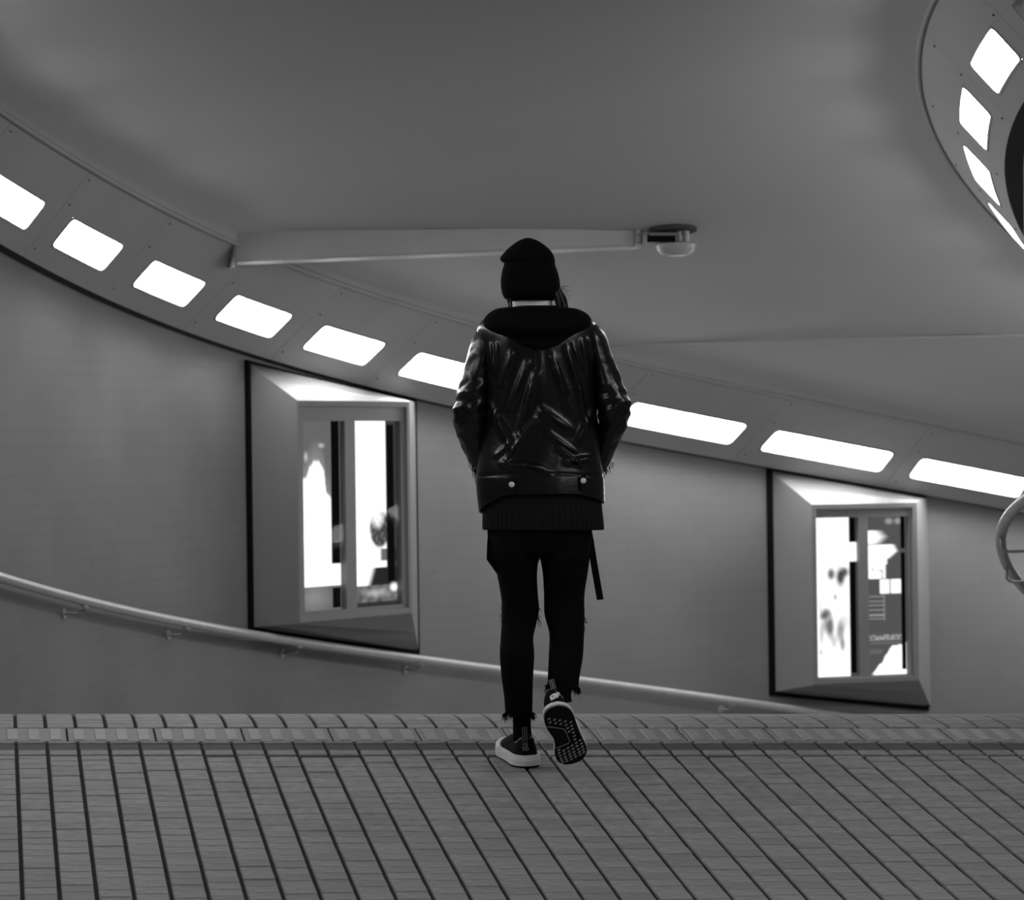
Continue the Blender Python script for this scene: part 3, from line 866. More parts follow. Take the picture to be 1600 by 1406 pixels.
# --- body under the clothes: one continuous skinned surface with head, hands and feet
def make_body():
    J = {}; E = []; Rad = {}
    def j(n, p, r, par=None):
        J[n] = np.array(p, float); Rad[n] = r
        if par: E.append((par, n))
    j('pelvis', wp(845, 812, 0.0), 0.115)
    j('waist', wp(846, 720, 0.0), 0.105, 'pelvis'); j('chest', wp(845, 600, 0.0), 0.115, 'waist'); j('upper', wp(842, 530, 0.0), 0.085, 'chest')
    j('neck0', wp(835, 492, 0.005), 0.055, 'upper'); j('neck', wp(832, 472, 0.012), 0.052, 'neck0')
    j('skull', wp(829, 445, 0.02), 0.072, 'neck'); j('crown', wp(827, 415, 0.025), 0.068, 'skull')
    j('nose', wp(829, 449, 0.102), 0.016, 'skull')
    for sd, pts in ((-1, [(775, 540, 0.0), (738, 645, -0.03), (752, 735, 0.10)]), (1, [(908, 532, 0.0), (960, 640, -0.03), (936, 722, 0.10)])):
        s = 'l' if sd < 0 else 'r'
        j(s + 'sh', wp(*pts[0]), 0.052, 'upper'); j(s + 'el', wp(*pts[1]), 0.038, s + 'sh'); j(s + 'wr', wp(*pts[2]), 0.026, s + 'el')
        w = J[s + 'wr']; inw = np.array([-sd * 0.55, 0.75, -0.35]); inw /= np.linalg.norm(inw)
        j(s + 'palm', w + inw * 0.06, 0.03, s + 'wr')
        side = np.array([0.0, 0.3, 0.95]); side /= np.linalg.norm(side)
        for q, (o_, ln) in enumerate(((-0.027, 0.06), (-0.009, 0.075), (0.009, 0.08), (0.027, 0.07))):
            b = J[s + 'palm'] + inw * 0.02 + side * o_
            j('%sf%d' % (s, q), b, 0.010, s + 'palm'); j('%sg%d' % (s, q), b + inw * ln * 0.55 + np.array([0, 0, -0.006]), 0.009, '%sf%d' % (s, q))
            j('%sh%d' % (s, q), b + inw * ln * 0.9 + np.array([-sd * 0.02, 0, -0.02]), 0.008, '%sg%d' % (s, q))
        b = w + inw * 0.02 + side * 0.03
        j(s + 't0', b, 0.011, s + 'wr'); j(s + 't1', b + inw * 0.035 + side * 0.022, 0.009, s + 't0')
    for s, pts in (('l', [(806, 850, 0.0), (812, 965, 0.03), (813, 1090, 0.045), (815, 1150, 0.095)]), ('r', [(884, 850, 0.0), (884, 965, 0.03), (879, 1068, -0.04), (876, 1085, -0.06)])):
        for q, (p, r) in enumerate(zip(pts, (0.075, 0.046, 0.027, 0.020))):
            j('%sleg%d' % (s, q), wp(*p), r, 'pelvis' if q == 0 else '%sleg%d' % (s, q - 1))
    names = list(J); idx = {n: i for i, n in enumerate(names)}
    me = bpy.data.meshes.new('body'); me.from_pydata([tuple(J[n]) for n in names], [(idx[a], idx[b]) for a, b in E], [])
    me.materials.append(M['skin'])
    o = bpy.data.objects.new('body', me); COL.objects.link(o)
    o.parent = person; o.matrix_parent_inverse = world_of(person).inverted()
    sk = o.modifiers.new('skin', 'SKIN')
    lay = me.skin_vertices[0] if len(me.skin_vertices) else None
    if lay is None:
        bm = bmesh.new(); bm.from_mesh(me); bm.verts.layers.skin.verify(); bm.to_mesh(me); bm.free(); lay = me.skin_vertices[0]
    for n in names:
        lay.data[idx[n]].radius = (Rad[n], Rad[n]); lay.data[idx[n]].use_root = (n == 'pelvis')
    sb = o.modifiers.new('smooth', 'SUBSURF'); sb.levels = 1; sb.render_levels = 1
    return o
body = make_body()
# face (turned away from the camera): eyes and mouth on the far side of the head
for du in (-14, 14):
    p = wp(829 + du, 446, 0.082); mb = MB()
    mb.grid([[p + 0.011 * np.array([math.cos(a) * math.sin(b), math.cos(b) * 1.0, math.sin(a) * math.sin(b)]) for a in [2 * math.pi * q / 10 for q in range(10)]] for b in [R(5), R(45), R(90), R(135), R(175)]], close_v=True)
    mb.obj('eye', M['white'], person, True)

# --- beanie
secs = [(470, 799, 862, .02, .070), (469, 795, 865, .02, .082), (466, 789, 869, .02, .098), (461, 785.5, 873, .02, .106), (453, 783.3, 875.4, .02, .110), (440, 782.3, 875, .02, .110),
        (425, 784, 871.8, .02, .108), (416, 786.5, 868.4, .02, .104), (411, 787.5, 867.2, .02, .102), (407.5, 783, 867.3, .02, .105), (403, 781.3, 866.6, .02, .104), (397, 785.2, 864.4, .02, .098),
        (389, 792.5, 858.8, .02, .086), (381, 802, 849, .02, .066), (375, 811.5, 839, .02, .044), (371.5, 821, 829, .02, .014)]
rings = lathe_sections(secs, 64, 64, 2.15)
for i, r in enumerate(rings):                # fine knit ribs
    for q, p in enumerate(r): p[1] -= 0.0012 * math.cos(q * math.pi)
from_rings('beanie', rings, M['knit'], person, True, True)

# --- neck collar: the pale strip between beanie and hood
secs = [(462, 800, 864, .015, .058), (470, 800.5, 863, .012, .060), (482, 801, 863.5, .008, .064), (492, 800, 866, .005, .068)]
rings = lathe_sections(secs, 14, 40, 2.1)
tag(from_rings('collar', rings, M['white'], person, False, False, True, 0.004), 'pale collar strip at the nape')

# --- hair: dark strand behind the right ear, wisps, and a short lock at the left
mb = MB()
def lock(pts, r0, r1, y):
    P = catmull([tuple(wp(a, b, y)) for a, b in pts], 10); mb.tube(P, list(np.linspace(r0, r1, 10)), 6)
lock([(870, 452), (875, 463), (879, 473), (882, 486)], 0.012, 0.009, -0.02)
lock([(866, 456), (871, 468), (874, 486)], 0.012, 0.010, -0.03)
lock([(874, 452), (881, 462), (885, 472), (887, 484)], 0.006, 0.003, -0.015)
lock([(793, 466), (795, 474), (798, 484)], 0.0035, 0.002, -0.04)
lock([(797.5, 466), (799, 474), (800, 484)], 0.0045, 0.003, -0.05)
for q in range(9):
    a = 873 + random.random() * 4; b = 448 + random.random() * 12; e = 6 + random.random() * 14
    lock([(a, b), (a + e * .45, b - 4 + random.random() * 8), (a + e, b - 8 + random.random() * 24)], 0.0006, 0.0003, -0.01)
for q in range(5):
    a = 791 + random.random() * 5; lock([(a, 466), (a + 1, 474), (a + random.uniform(-3, 3), 483)], 0.0008, 0.0005, -0.04)
tag(mb.obj('hair', M['hair'], person, True), kind='stuff')

# --- hood lying on the shoulders
secs = [(478.5, 814, 834, .0, .03), (479.5, 806, 868, -.01, .060), (481, 788, 886, -.015, .085), (483, 775, 902, -.02, .100), (489, 764.5, 915, -.025, .112), (497, 757.5, 922.5, -.03, .122), (506, 755, 924.3, -.035, .124),
        (514, 754, 924, -.04, .122), (522, 760, 918, -.045, .118), (531, 774, 906, -.05, .110), (539, 792, 890, -.055, .098), (545, 808, 876, -.055, .088), (549, 816, 866, -.055, .08), (551, 826, 856, -.05, .07)]
rings = lathe_sections(secs, 46, 72, 2.2)
for i, r in enumerate(rings):
    for q, p in enumerate(r):
        u, v = pix(p)
        if p[1] < YW:
            p[1] -= 0.010 * math.sin((v - 470) * 0.18 + 0.00035 * (u - 840) ** 2) * (1 if v < 540 else 0.3)
            if v < 492: p[1] += 0.02 * math.exp(-((u - 832) / 26) ** 2)
from_rings('hood', rings, M['hood'], person, True, True)

# --- leather jacket: torso, two sleeves, belt loops, snaps
ridges = [(841, 548, 843, 640, 1.6, .004), (845.5, 550, 847, 610, 1.6, .003),
          (800, 552, 783, 604, 3.5, .007), (824, 566, 797, 640, 4, .008), (836, 584, 811, 678, 4.5, .010), (832, 660, 789, 722, 4.5, .010), (846, 640, 826, 700, 6, .007),
          (861, 556, 883, 612, 4, .008), (866, 578, 887, 642, 3.5, .007), (884, 545, 906, 618, 4.5, .008), (893, 540, 907, 574, 3, .006), (851, 644, 890, 672, 6, .010), (858, 678, 897, 706, 3.5, .008),
          (767, 540, 772, 582, 3, .006), (777, 540, 776, 590, 3, .005), (918, 530, 930, 570, 3, .006), (908, 534, 918, 590, 3.5, .006), (786, 724, 842, 729, 6, .008), (885, 722, 928, 714, 5, .009), (873, 700, 905, 727, 4, .008),
          (810, 680, 776, 712, 4, .006), (765, 630, 800, 700, 7, .005), (925, 640, 902, 690, 6, .006), (790, 600, 772, 660, 5, .006), (902, 610, 915, 668, 5, .006), (815, 720, 860, 738, 5, .006)]
def seg_d(u, v, r):
    ax_, ay_ = r[2] - r[0], r[3] - r[1]; L2 = ax_ * ax_ + ay_ * ay_
    t = ((u - r[0]) * ax_ + (v - r[1]) * ay_) / L2; tc_ = min(1, max(0, t))
    d = math.hypot(u - r[0] - ax_ * tc_, v - r[1] - ay_ * tc_)
    return d, math.sin(math.pi * min(1, max(0, 0.06 + 0.88 * tc_))) ** 0.5
secs = [(478, 806, 878, .0, .06), (488, 778, 900, .0, .085), (497, 758, 922, .0, .108), (508, 748, 932, 0, .124), (525, 745, 936, .0, .134), (560, 748, 935, 0, .138), (600, 752, 933, 0, .138),
        (640, 754, 934, 0, .134), (680, 751, 936, .0, .134), (710, 747, 938, .0, .138), (735, 744, 942, 0, .143), (755, 745, 944, 0, .146), (775, 748, 945, 0, .147)]
NR, NK = 150, 200
S_ = catmull(secs, NR); rings = []
for i, (v, l, r, y, b) in enumerate(S_):
    ring = []; f = i / (NR - 1)
    for q in range(NK):
        w = 2 * math.pi * q / NK; cx, cy = sup(w, 2.5)
        back = -cy
        # hem: highest at the middle of the back, lower at the sides and lowest at the front left
        hem = 771 + 6 * abs(cx) ** 3 + (18 if cx < 0 else 9) * max(0, abs(cx) - 0.55) ** 1.5 / 0.3 - 3 * (cx * 0.5) + (24 if cy > 0 and cx < 0 else 12 if cy > 0 else 0) * min(1, abs(cy))
        vv = v if f < 0.55 else v + (hem - 775) * ((f - 0.55) / 0.45) ** 1.6
        u = (l + r) / 2 + (r - l) / 2 * cx
        p = wp(u, vv, 0); p[1] = YW + y + b * cy
        if cy < 0.2:
            h = 0.0
            for rd in ridges:
                d, a = seg_d(u, vv, rd)
                if d < 3 * rd[4]: h += 1.75 * rd[5] * a * math.exp(-(d / (0.85 * rd[4])) ** 2)
            h += 0.004 * noise.noise(Vector((u * 0.03, vv * 0.012, 2)))
            # waistband seam and hem roll
            h += -0.003 * math.exp(-((vv - 738 - 6 * abs(cx)) / 1.8) ** 2) if vv > 700 else 0
            k = min(1, max(0, (0.2 - cy) * 3))
            p[1] += cy * h * k * 1.2; p[0] += cx * h * 0.6 * k
        ring.append(p)
    rings.append(ring)
jacket = from_rings('jacket', rings, M['leather'], person, False, False, True, 0.005)

def sleeve(secs, name, seed):
    n, k = 110, 64; C = catmull(secs, n); rings = []
    for i in range(n):
        v, l, r, y, b, vt = C[i]
        t0_ = C[max(i - 1, 0)]; t1_ = C[min(i + 1, n - 1)]
        ring = []
        for q in range(k):
            w = 2 * math.pi * q / k; cx, cy = math.cos(w), math.sin(w)
            u = (l + r) / 2 + (r - l) / 2 * cx
            # rings tilt with the limb
            p = wp(u, v + vt * cx, 0); p[1] = YW + y + b * cy
            f = i / (n - 1)
            el = math.exp(-((f - 0.55) / 0.2) ** 2)
            h = 0.003 * noise.noise(Vector((cx * 1.6 + seed, cy * 1.6, v * 0.018))) + (0.0008 + 0.007 * el) * noise.noise(Vector((cx * 1.3 + seed, cy * 1.3 + 5, v * 0.075 + 0.5 * cx)))
            h += 0.001 * noise.noise(Vector((cx * 4 + seed, cy * 4, v * 0.03)))
            p[0] += cx * h * 1.2; p[1] += cy * h * 1.5
            ring.append(p)
        rings.append(ring)
    return from_rings(name, rings, M['leather'], jacket, True, True)
sleeve([(507, 762, 790, .0, .05, 0), (514, 747, 786, 0, .066, -2), (528, 737.5, 784, -.005, .074, -3), (550, 730, 777, -.01, .074, -3), (580, 722.5, 771, -.018, .070, -3), (610, 714.5, 766, -.028, .066, -2),
        (635, 709.5, 763, -.035, .064, 0), (655, 708, 762, -.03, .062, 2), (675, 709.5, 763, -.012, .058, 5), (695, 717, 766, .02, .054, 6), (715, 725, 768, .055, .050, 6), (735, 733, 770, .09, .046, 6), (750, 740, 771, .115, .042, 5), (762, 747, 772, .13, .03, 4)], 'sleeve', 3)
sleeve([(503, 898, 925, .0, .05, 0), (509, 900, 938, 0, .066, 2), (523, 903, 947.5, -.005, .074, 3), (545, 909, 954.5, -.01, .074, 3), (575, 917, 966, -.018, .070, 3), (605, 925, 977, -.028, .066, 2),
        (628, 930, 986, -.035, .064, 0), (642, 932, 987, -.032, .062, -2), (658, 935, 983, -.02, .060, -4), (676, 932, 979, .005, .057, -6), (694, 927, 970, .035, .053, -6), (712, 921, 962, .065, .050, -6), (728, 917, 955, .09, .046, -6), (742, 914, 946, .115, .036, -4)], 'sleeve', 9)
# belt loops with snaps, side tab seams
def patch(name, pts, dep, th, m, par):
    """small flat leather piece lying on the jacket back"""
    mb = MB(); n = len(pts); mb.add([wp(u, v, dep) for u, v in pts] + [wp(u, v, dep - th) for u, v in pts],
                                    [tuple(range(n)), tuple(n + q for q in reversed(range(n)))] + [(q, (q + 1) % n, n + (q + 1) % n, n + q) for q in range(n)])
    o = mb.obj(name, m, par); bv = o.modifiers.new('bevel', 'BEVEL'); bv.width = 0.0015; bv.segments = 2
    return o
for (uc, vc, dep) in ((799.5, 757, -.141), (911.5, 751, -.137)):
    bl = patch('belt_loop', [(uc - 4.5, vc - 12), (uc + 4.5, vc - 12), (uc + 4.5, vc + 14), (uc - 4.5, vc + 14)], dep, .006, M['leather'], jacket)
    c = wp(uc, vc, dep - .006); mb = MB()
    rws = [[c + np.array([math.cos(a) * r_, -h_, math.sin(a) * r_]) for a in [2 * math.pi * q / 14 for q in range(14)]] for r_, h_ in ((.0095, 0), (.0095, .002), (.007, .004), (.002, .005))]
    mb.grid(rws, close_v=True); mb.f.append(tuple(42 + q for q in range(14)))
    tag(mb.obj('snap', M['snap'], jacket, True), 'shiny round metal snap')
# fur tufts at the pocket openings
mb = MB()
for q in range(36):
    a = random.random(); u = 957 - 16 * a + random.uniform(-2, 2); v = 722 + 18 * a
    p = wp(u, v, .08); e = wp(u + random.uniform(-1, 5), v + random.uniform(3, 11), .08 + random.uniform(-.02, .02)); mb.tube([p, (p + e) / 2 + np.array([.001, 0, 0]), e], [.0009, .0007, .0002], 4)
tag(mb.obj('fur_tuft', M['hair'], jacket), 'dark ragged fur edge at the right pocket', kind='stuff')
# buckle bits catching the light at the left front edge
for (u, v) in ((728, 712), (733, 728), (738, 742), (742, 752), (745, 762)):
    mb = MB(); c = wp(u + 2, v, .06); mb.box(c, (.004, 0, 0.002), (0, .012, 0), (-.003, 0, .010)); mb.obj('zip_pull', M['snap'], jacket)

# --- sweater hem below the jacket, ribbed
secs = [(740, 756, 936, .0, .128), (770, 755, 939, .0, .132), (795, 754, 941, .0, .134), (812, 753.5, 943, 0, .133), (824, 753.5, 944, 0, .131), (827.5, 754.5, 943.5, 0, .129)]
rings = lathe_sections(secs, 30, 300, 2.4)
for i, r in enumerate(rings):
    for q, p in enumerate(r):
        u, v = pix(p)
        if v > 789: p[1] += 0.0022 * math.sin(q * 2 * math.pi / 5) * (-1 if p[1] < YW else 1)
from_rings('sweater', rings, M['sweater'], person, False, False, True, 0.004)

# --- jeans: hip yoke and two legs, frayed knees and hems
jl = [(815, 764, 846, .0, .105), (835, 761.8, 846, .0, .108), (860, 764, 844, 0, .108), (872, 768, 842, 0, .104), (896, 776, 839.3, .005, .092), (930, 782.5, 840.6, .015, .080), (952, 784, 842.5, .02, .074), (975, 783.6, 838.2, .02, .070), (997, 782.3, 833.4, .01, .067), (1022, 780.8, 835, .0, .070),
      (1056, 783.3, 833.2, .01, .062), (1090, 787.6, 832.4, .03, .054), (1117, 789.5, 832, .05, .050)]
jr = [(815, 843, 924, .0, .105), (835, 843, 924.6, .0, .108), (860, 843, 922.6, 0, .106), (872, 844, 921.4, 0, .103), (896, 848, 918.4, .01, .092), (930, 850, 913.6, .03, .080), (960, 850.8, 913.8, .03, .073), (990, 858.2, 913, .02, .070), (1022, 857.4, 911.2, .0, .068), (1045, 856.3, 907.5, -.02, .060), (1062, 855.5, 904.6, -.03, .052), (1076, 854.6, 903.8, -.035, .046)]
mb = MB()
for sec in (jl, jr):
    rings = lathe_sections(sec, 60, 40, 2.1)
    for i, r in enumerate(rings):
        for q, p in enumerate(r):
            h = 0.003 * noise.noise(Vector((p[0] * 25, p[1] * 25, p[2] * 30))); p[1] += h
    mb.grid(rings, close_v=True); k = 40; n = len(mb.v)
hip = lathe_sections([(770, 762, 934, .0, .118), (800, 761.5, 930, 0, .12), (830, 761.5, 925.2, 0, .118), (850, 764, 922.6, 0, .112), (864, 770, 917, 0, .10), (869, 785, 900, 0, .07)], 24, 60, 2.4)
mb.grid(hip, close_v=True)
jeans = mb.obj('jeans', M['denim'], person, True)
sd = jeans.modifiers.new('cloth', 'SOLIDIFY'); sd.thickness = 0.003; sd.offset = -1
fr = MB()
def thread(u, v, y, du, dv, w=0.0009):
    a = wp(u, v, y); e = wp(u + du, v + dv, y - 0.01 * random.random()); m_ = (a + e) / 2 + np.array([random.uniform(-.003, .003), 0, 0]); fr.tube([a, m_, e], [w, w * .8, w * .3], 4)
def hem_fringe(l, r, v, y, b, n, lo, hi):
    for q in range(n):
        w = 2 * math.pi * random.random(); cx, cy = math.cos(w), math.sin(w)
        u = (l + r) / 2 + (r - l) / 2 * cx * 1.02
        thread(u, v - 3, y + b * cy, random.uniform(-3, 3) + cx * 2, random.uniform(lo, hi), random.uniform(.0007, .0016))
hem_fringe(789, 832, 1117, .05, .05, 150, 5, 13)
hem_fringe(854.6, 903.8, 1076, -.035, .046, 150, 5, 12)
for q in range(14): thread(789 + random.random() * 5, 1113, .0, random.uniform(-6, 2), random.uniform(2, 18), .0018)
for q in range(14): thread(830 + random.random() * 4, 1113, .0, random.uniform(-2, 6), random.uniform(4, 20), .0012)
for q in range(16): thread(855 + random.random() * 3, 1070, -.05, random.uniform(-6, 0), random.uniform(0, 10), .002)
for q in range(16): thread(899 + random.random() * 6, 1074, -.05, random.uniform(-1, 4), random.uniform(5, 16), .0018)
for (u, v, s_) in [(784.5, 942, -1)] * 16 + [(842, 952, 1)] * 14 + [(913.5, 962, 1)] * 14:
    thread(u - s_ * 2, v + random.uniform(-6, 22), .02, s_ * random.uniform(1, 7), random.uniform(2, 16), .0009)
tag(fr.obj('frayed_thread', M['denim'], jeans), 'ragged threads at knees and hems', kind='stuff')
# flap of cloth hanging at the left hip
P = [(763, 826), (790, 826), (790, 890), (776, 896), (760.3, 874), (761, 850)]
patch('shirt_tail', P, -.045, .006, M['denim'], person)
# strap hanging by the right thigh
mb = MB()
ctrs = [((918, 822), .02), ((922.5, 845), .0), ((928, 880), -.005), ((934, 915), -.008), ((938, 937), -.01)]
rws = []
for (c, y) in ctrs:
    hw = 5.3
    rws.append([wp(c[0] - hw, c[1] + .6, y), wp(c[0] + hw, c[1] - .6, y), wp(c[0] + hw, c[1] - .6, y + .003), wp(c[0] - hw, c[1] + .6, y + .003)])
mb.grid(rws, close_v=True); mb.f.append((0, 1, 2, 3)); mb.f.append((19, 18, 17, 16))
mb.obj('strap', M['denim'], person)

# --- socks
from_rings('sock', lathe_sections([(1095, 797, 828, .03, .036), (1118, 800.5, 829, .055, .032), (1140, 801.5, 830, .082, .034), (1160, 801, 832, .09, .034)], 14, 24, 2.0), M['knit'], person, True, True)
from_rings('sock', lathe_sections([(1055, 862, 898, -.03, .036), (1072, 862, 893, -.05, .034), (1085, 861, 892, -.07, .034), (1094, 861, 893, -.08, .034)], 14, 24, 2.0), M['knit'], person, True, True)

# --- sneakers: built once in foot coordinates (x to the right, y to the toe, z up), worn mirrored on the left
BE, FS = R(15.6), 0.777
ol_px = [(1030, 20), (930, 45), (850, 95), (815, 160), (812, 230), (822, 300), (850, 380), (905, 470), (950, 540), (968, 610), (975, 680), (970, 760), (985, 850), (1030, 940), (1100, 998), (1180, 1012),
         (1280, 1000), (1370, 960), (1430, 890), (1462, 790), (1455, 690), (1405, 570), (1345, 430), (1300, 300), (1262, 180), (1210, 90), (1130, 38)]
def loc2(px):
    du, dv = (px[0] - 1030) / 10.0, (px[1] - 20) / 10.0
    return ((math.cos(BE) * du - math.sin(BE) * dv) / PXW, (math.sin(BE) * du + math.cos(BE) * dv) / (PXW * FS))
sole = [loc2(p) for p in ol_px]
sole = [tuple(p) for p in catmull([s + (0,) for s in sole + [sole[0]]], 80)[:-1, :2]]
soc = np.mean(np.array(sole), 0); LEN = max(p[1] for p in sole)
lugs_px = [(880, 212), (965, 228), (1045, 243), (1130, 260), (1215, 277), (895, 270), (980, 285), (1060, 300), (1145, 318), (1230, 335), (1165, 373), (1240, 390), (1190, 430), (1255, 447), (1270, 503), (1280, 560), (1360, 577),
           (1300, 617), (1380, 632), (1235, 660), (1310, 675), (1395, 686), (1170, 700), (1250, 715), (1335, 728), (1410, 738), (1030, 727), (1105, 742), (1185, 757), (1265, 770), (1350, 778), (1420, 787), (1035, 778), (1115, 797),
           (1200, 810), (1280, 822), (1365, 826), (1050, 830), (1130, 850), (1215, 858), (1295, 864), (1065, 880), (1145, 893), (1230, 903), (1080, 920), (1160, 935), (1095, 960)]
def edge_x(y):
    xs_ = []
    n = len(sole)
    for q in range(n):
        a, b = sole[q], sole[(q + 1) % n]
        if (a[1] - y) * (b[1] - y) <= 0 and a[1] != b[1]: xs_.append(a[0] + (b[0] - a[0]) * (y - a[1]) / (b[1] - a[1]))
    return (min(xs_), max(xs_)) if len(xs_) > 1 else (0, 0)

def sneaker(T, mirror, label, mark, MS):
    """T maps foot coordinates to the world"""
    mx = -1 if mirror else 1
    def X(x, y, z): return T @ Vector((mx * x, y, z))
    toe_up = lambda y: 0.012 * max(0, (y - 0.19) / 0.08) ** 2
    # upper: rings along the foot
    ys_ = [0.002, 0.008, 0.02, 0.04, 0.07, 0.10, 0.13, 0.16, 0.19, 0.215, 0.238, 0.252, 0.262]
    hs = [0.066, 0.078, 0.086, 0.084, 0.070, 0.074, 0.072, 0.064, 0.054, 0.045, 0.036, 0.028, 0.016]
    rings = []
    for y, h in zip(ys_, hs):
        a, b = edge_x(min(max(y, 0.004), LEN - 0.003)); c = (a + b) / 2; w = (b - a) / 2 * (0.90 if y < 0.2 else 0.86)
        ring = []
        for q in range(28):
            t = math.pi * q / 27; cx, cy = sup(t, 2.6)
            pinch = 1 - 0.28 * max(0, cy) ** 1.5 * (1 if y < 0.15 else 0.6)
            ring.append(X(c + w * cx * pinch, y, 0.022 + toe_up(y) + h * cy))
        ring.append(X(c, y, 0.020 + toe_up(y)))
        rings.append(ring)
    root = from_rings('sneaker', rings, M['shoe'], person, True, True)
    tag(root, label)
    # midsole and outsole
    def prism(name, k, z0, z1, m, bulge=0.0):
        mb = MB(); P = []
        for p in sole:
            d = np.array(p) - soc; P.append(soc + d * k)
        lv = [(z0, 1.0), ((z0 + z1) / 2, 1.0 + bulge), (z1, 0.985)]
        mb.grid([[X(*(soc + (np.array(p) - soc) * kk_), z + toe_up(p[1]) * (1 if z1 > 0.01 else 1)) for p in P] for z, kk_ in lv], close_v=True)
        n = len(P); mb.f.append(tuple(range(n))); mb.f.append(tuple(2 * n + q for q in reversed(range(n))))
        return mb.obj(name, m, root, False)
    tag(prism('midsole', 1.045, 0.0065, MS, M['foam'], 0.015), 'white foam midsole')
    prism('outsole', 1.0, 0.0, 0.0075, M['rubber'])
    # side plug on the midsole
    for (ya, yb, sd_) in ((0.10, 0.145, 1), (0.185, 0.225, 1), (0.06, 0.10, -1)):
        mb = MB(); pts = []
        for y in (ya, yb):
            e = edge_x(y); x = (e[1] if sd_ > 0 else e[0]); x = soc[0] + (x - soc[0]) * 1.075
            for z in (0.010, 0.036): pts.append((x, y, z))
        inn_ = [(p[0] - sd_ * 0.012, p[1], p[2]) for p in pts]
        q = [pts[0], pts[2], pts[3], pts[1]]; r = [inn_[0], inn_[2], inn_[3], inn_[1]]
        mb.hexa([X(*a) for a in r + q]); mb.obj('midsole_plug', M['foam'], root)
    # pale diamond lugs (countable, each a piece)
    if not mirror:
        for p in lugs_px:
            x, y = loc2(p); mb = MB(); rx, ry = 0.0058, 0.0042
            z = toe_up(y)
            mb.add([X(x - rx, y + .0015, z - .0012), X(x, y - ry, z - .0012), X(x + rx, y - .0015, z - .0012), X(x, y + ry, z - .0012), X(x - rx, y + .0015, z + .002), X(x, y - ry, z + .002), X(x + rx, y - .0015, z + .002), X(x, y + ry, z + .002)],
                   [(0, 1, 2, 3), (4, 5, 6, 7), (0, 1, 5, 4), (1, 2, 6, 5), (2, 3, 7, 6), (3, 0, 4, 7)])
            mb.obj('lug', M['lug'], root)
        mb = MB()
        pl = [(832, 337), (1000, 362), (1090, 380), (1125, 405), (1200, 590), (1180, 620), (985, 697)]
        mb.tube([X(*loc2(p), -0.0008) for p in pl], 0.0011, 6); mb.obj('shank_line', M['lug'], root)
    # pull tab with pale edge stripes and a column of small marks
    hz = 0.022 + 0.080
    mb = MB(); mb.box(X(0, 0.004, hz + 0.010), (T.to_3x3() @ Vector((0.0095, 0, 0))), (T.to_3x3() @ Vector((0, 0.0015, 0))), (T.to_3x3() @ Vector((0, 0, 0.026)))); tab = mb.obj('pull_tab', M['shoe'], root)
    for dx in (-0.0072, 0.0072):
        mb = MB(); mb.box(X(dx, 0.0018, hz + 0.010), T.to_3x3() @ Vector((0.0007, 0, 0)), T.to_3x3() @ Vector((0, 0.0008, 0)), T.to_3x3() @ Vector((0, 0, 0.024))); mb.obj('stripe', M['pale'], tab)
    mb = MB()
    for q in range(6):
        zc = hz + 0.030 - q * 0.008; 
        for (dx, dz, hx, hzz) in (((-0.002, 0.0, 0.0006, 0.0024), (0.0012, 0.0018, 0.0022, 0.0006), (0.0012, -0.0018, 0.0022, 0.0006)), ((0, 0.0018, 0.003, 0.0006), (0, 0, 0.0006, 0.0022), (0, -0.0018, 0.003, 0.0006)))[q % 2]:
            mb.box(X(mx * dx, 0.0018, zc + dz), T.to_3x3() @ Vector((hx, 0, 0)), T.to_3x3() @ Vector((0, 0.0008, 0)), T.to_3x3() @ Vector((0, 0, hzz)))
    mb.obj('tab_lettering', M['pale'], tab)
    # pale piping round the collar
    for sd_ in (-1, 1):
        P = []
        for (y, z) in ((0.006, hz + 0.000), (0.014, hz - 0.002), (0.028, hz - 0.010), (0.042, hz - 0.022), (0.055, hz - 0.026), (0.068, hz - 0.018), (0.08, hz - 0.01)):
            e = edge_x(y); c = (e[0] + e[1]) / 2; w = (e[1] - e[0]) / 2 * 0.9; hgt = np.interp(y, ys_, hs)
            cy = min(0.999, max(0.0, (z - 0.022) / hgt)); cxx = (1 - cy ** 2.6) ** (1 / 2.6); pin = 1 - 0.28 * cy ** 1.5
            P.append(X(c + sd_ * (w * cxx * pin + 0.0015), y - 0.0015, 0.022 + hgt * cy))
        mb = MB(); mb.tube(P, 0.0017, 6); mb.obj('piping', M['pale'], root, True)
    mark(X, root, T)
    return root

def heel_strokes(X, root, T):         # the scribbled two-line heel lettering
    mb = MB()
    S1 = [[(-.010, .006), (-.004, .014)], [(-.009, .008), (-.002, .009)], [(-.004, .014), (-.001, .005)], [(.000, .013), (.009, .015)], [(.004, .013), (.003, .005)], [(.000, .006), (.007, .010)], [(-.011, -.001), (-.006, .002)],
          [(-.008, -.012), (-.007, -.001)], [(-.007, -.001), (-.002, -.003)], [(-.002, -.003), (-.007, -.006)], [(-.007, -.006), (-.001, -.012)], [(.001, -.001), (.001, -.012)], [(.001, -.001), (.005, -.001)], [(.001, -.006), (.005, -.006)], [(.001, -.012), (.005, -.012)],
          [(.007, -.001), (.007, -.012)], [(.007, -.001), (.011, -.004)], [(.011, -.004), (.011, -.010)], [(.011, -.010), (.007, -.012)], [(.004, .004), (.010, .006)], [(-.003, .001), (.009, .002)]]
    for s in S1: mb.tube([X(-p[0], -0.0008 + 0.002 * 0, 0.070 + p[1]) for p in s], 0.0008, 5)
    mb.obj('heel_lettering', M['pale'], root)
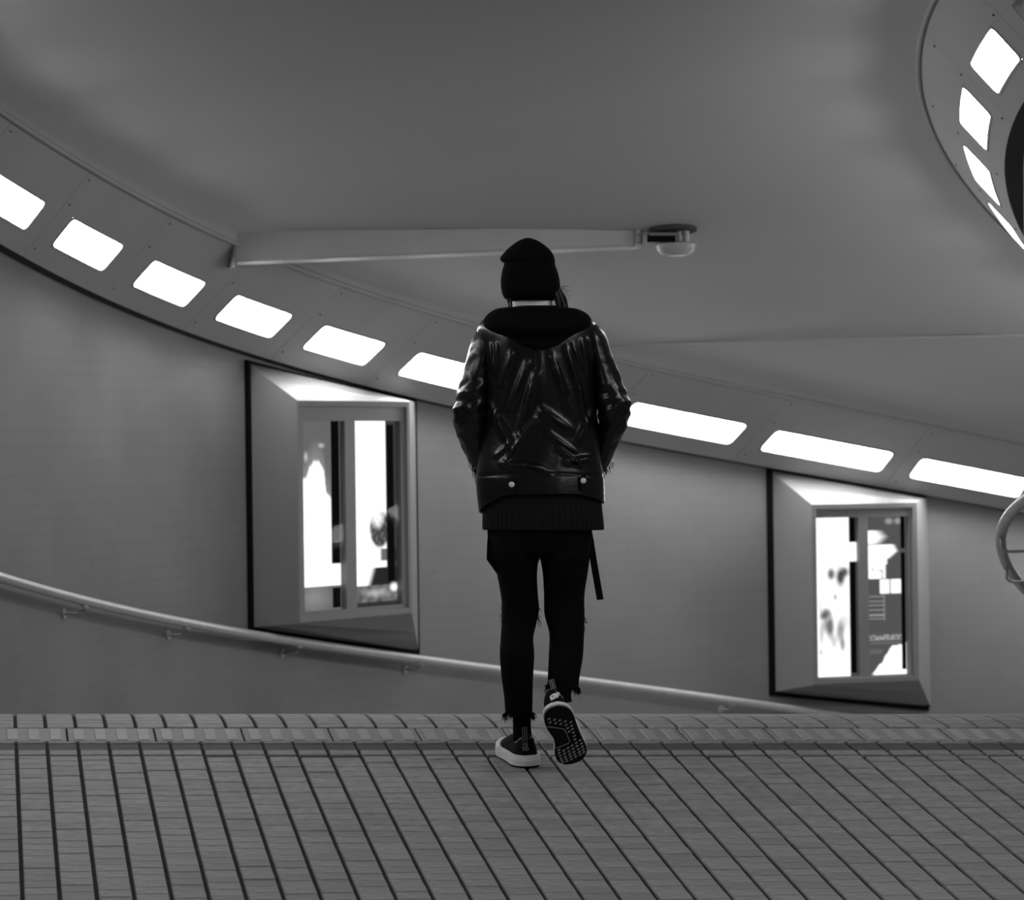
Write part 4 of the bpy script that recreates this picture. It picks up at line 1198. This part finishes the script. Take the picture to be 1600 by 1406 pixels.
def heel_patch(X, root, T):           # bright curled heel emblem
    mb = MB()
    out = [(-.017, -.012), (-.004, -.009), (.008, -.004), (.011, .001), (.004, .003), (.017, .006), (.016, .012), (.008, .014), (.001, .012), (.001, .015), (-.006, .013), (-.013, .009), (-.017, .004)]
    n = len(out)
    mb.add([X(p[0] - .002, -0.0025, 0.050 + p[1]) for p in out] + [X(p[0] - .002, 0.006, 0.050 + p[1]) for p in out], [tuple(range(n)), tuple(n + q for q in reversed(range(n)))] + [(q, (q + 1) % n, n + (q + 1) % n, n + q) for q in range(n)])
    mb.obj('heel_emblem', M['white'], root)
    mb = MB(); gap = [(-.012, .002), (-.005, .006), (-.001, .003), (-.008, -.002)]
    mb.add([X(p[0] - .002, -0.0030, 0.050 + p[1]) for p in gap] + [X(p[0] - .002, -0.001, 0.050 + p[1]) for p in gap], [(0, 1, 2, 3), (7, 6, 5, 4), (0, 1, 5, 4), (1, 2, 6, 5), (2, 3, 7, 6), (3, 0, 4, 7)])
    mb.obj('emblem_inset', M['steel'], root)

# right foot: heel high, sole turned to the camera, toe on the paving
Yl = Vector((FS * math.sin(BE), math.sqrt(1 - FS * FS), -FS * math.cos(BE))); Xl = Vector((math.cos(BE), 0, math.sin(BE))); Zl = Xl.cross(Yl)
o = Vector(wp(873, 1104, -0.205))
T = Matrix(((Xl.x, Yl.x, Zl.x, o.x), (Xl.y, Yl.y, Zl.y, o.y), (Xl.z, Yl.z, Zl.z, o.z), (0, 0, 0, 1)))
sneaker(T, False, 'right sneaker, heel lifted and black studded sole showing', heel_patch, 0.022)
# left foot: flat on the paving, toes turned out
YA = R(13)
hp = fp(0, 12.53); hx = at(821.5, 1203, 12.53)
gz = tilt(hx[0], 12.53, fz(12.53))[2]
gn = Vector((-0.013, -0.113, 1)).normalized()
Yl = Vector((-math.sin(YA), math.cos(YA), 0)); Yl = (Yl - gn * Yl.dot(gn)).normalized(); Xl = Yl.cross(gn).normalized()
o = Vector((hx[0], 12.53, gz + 0.001))
T = Matrix(((Xl.x, Yl.x, gn.x, o.x), (Xl.y, Yl.y, gn.y, o.y), (Xl.z, Yl.z, gn.z, o.z), (0, 0, 0, 1)))
sneaker(T, True, 'left sneaker standing flat with a thick white midsole', heel_strokes, 0.041)
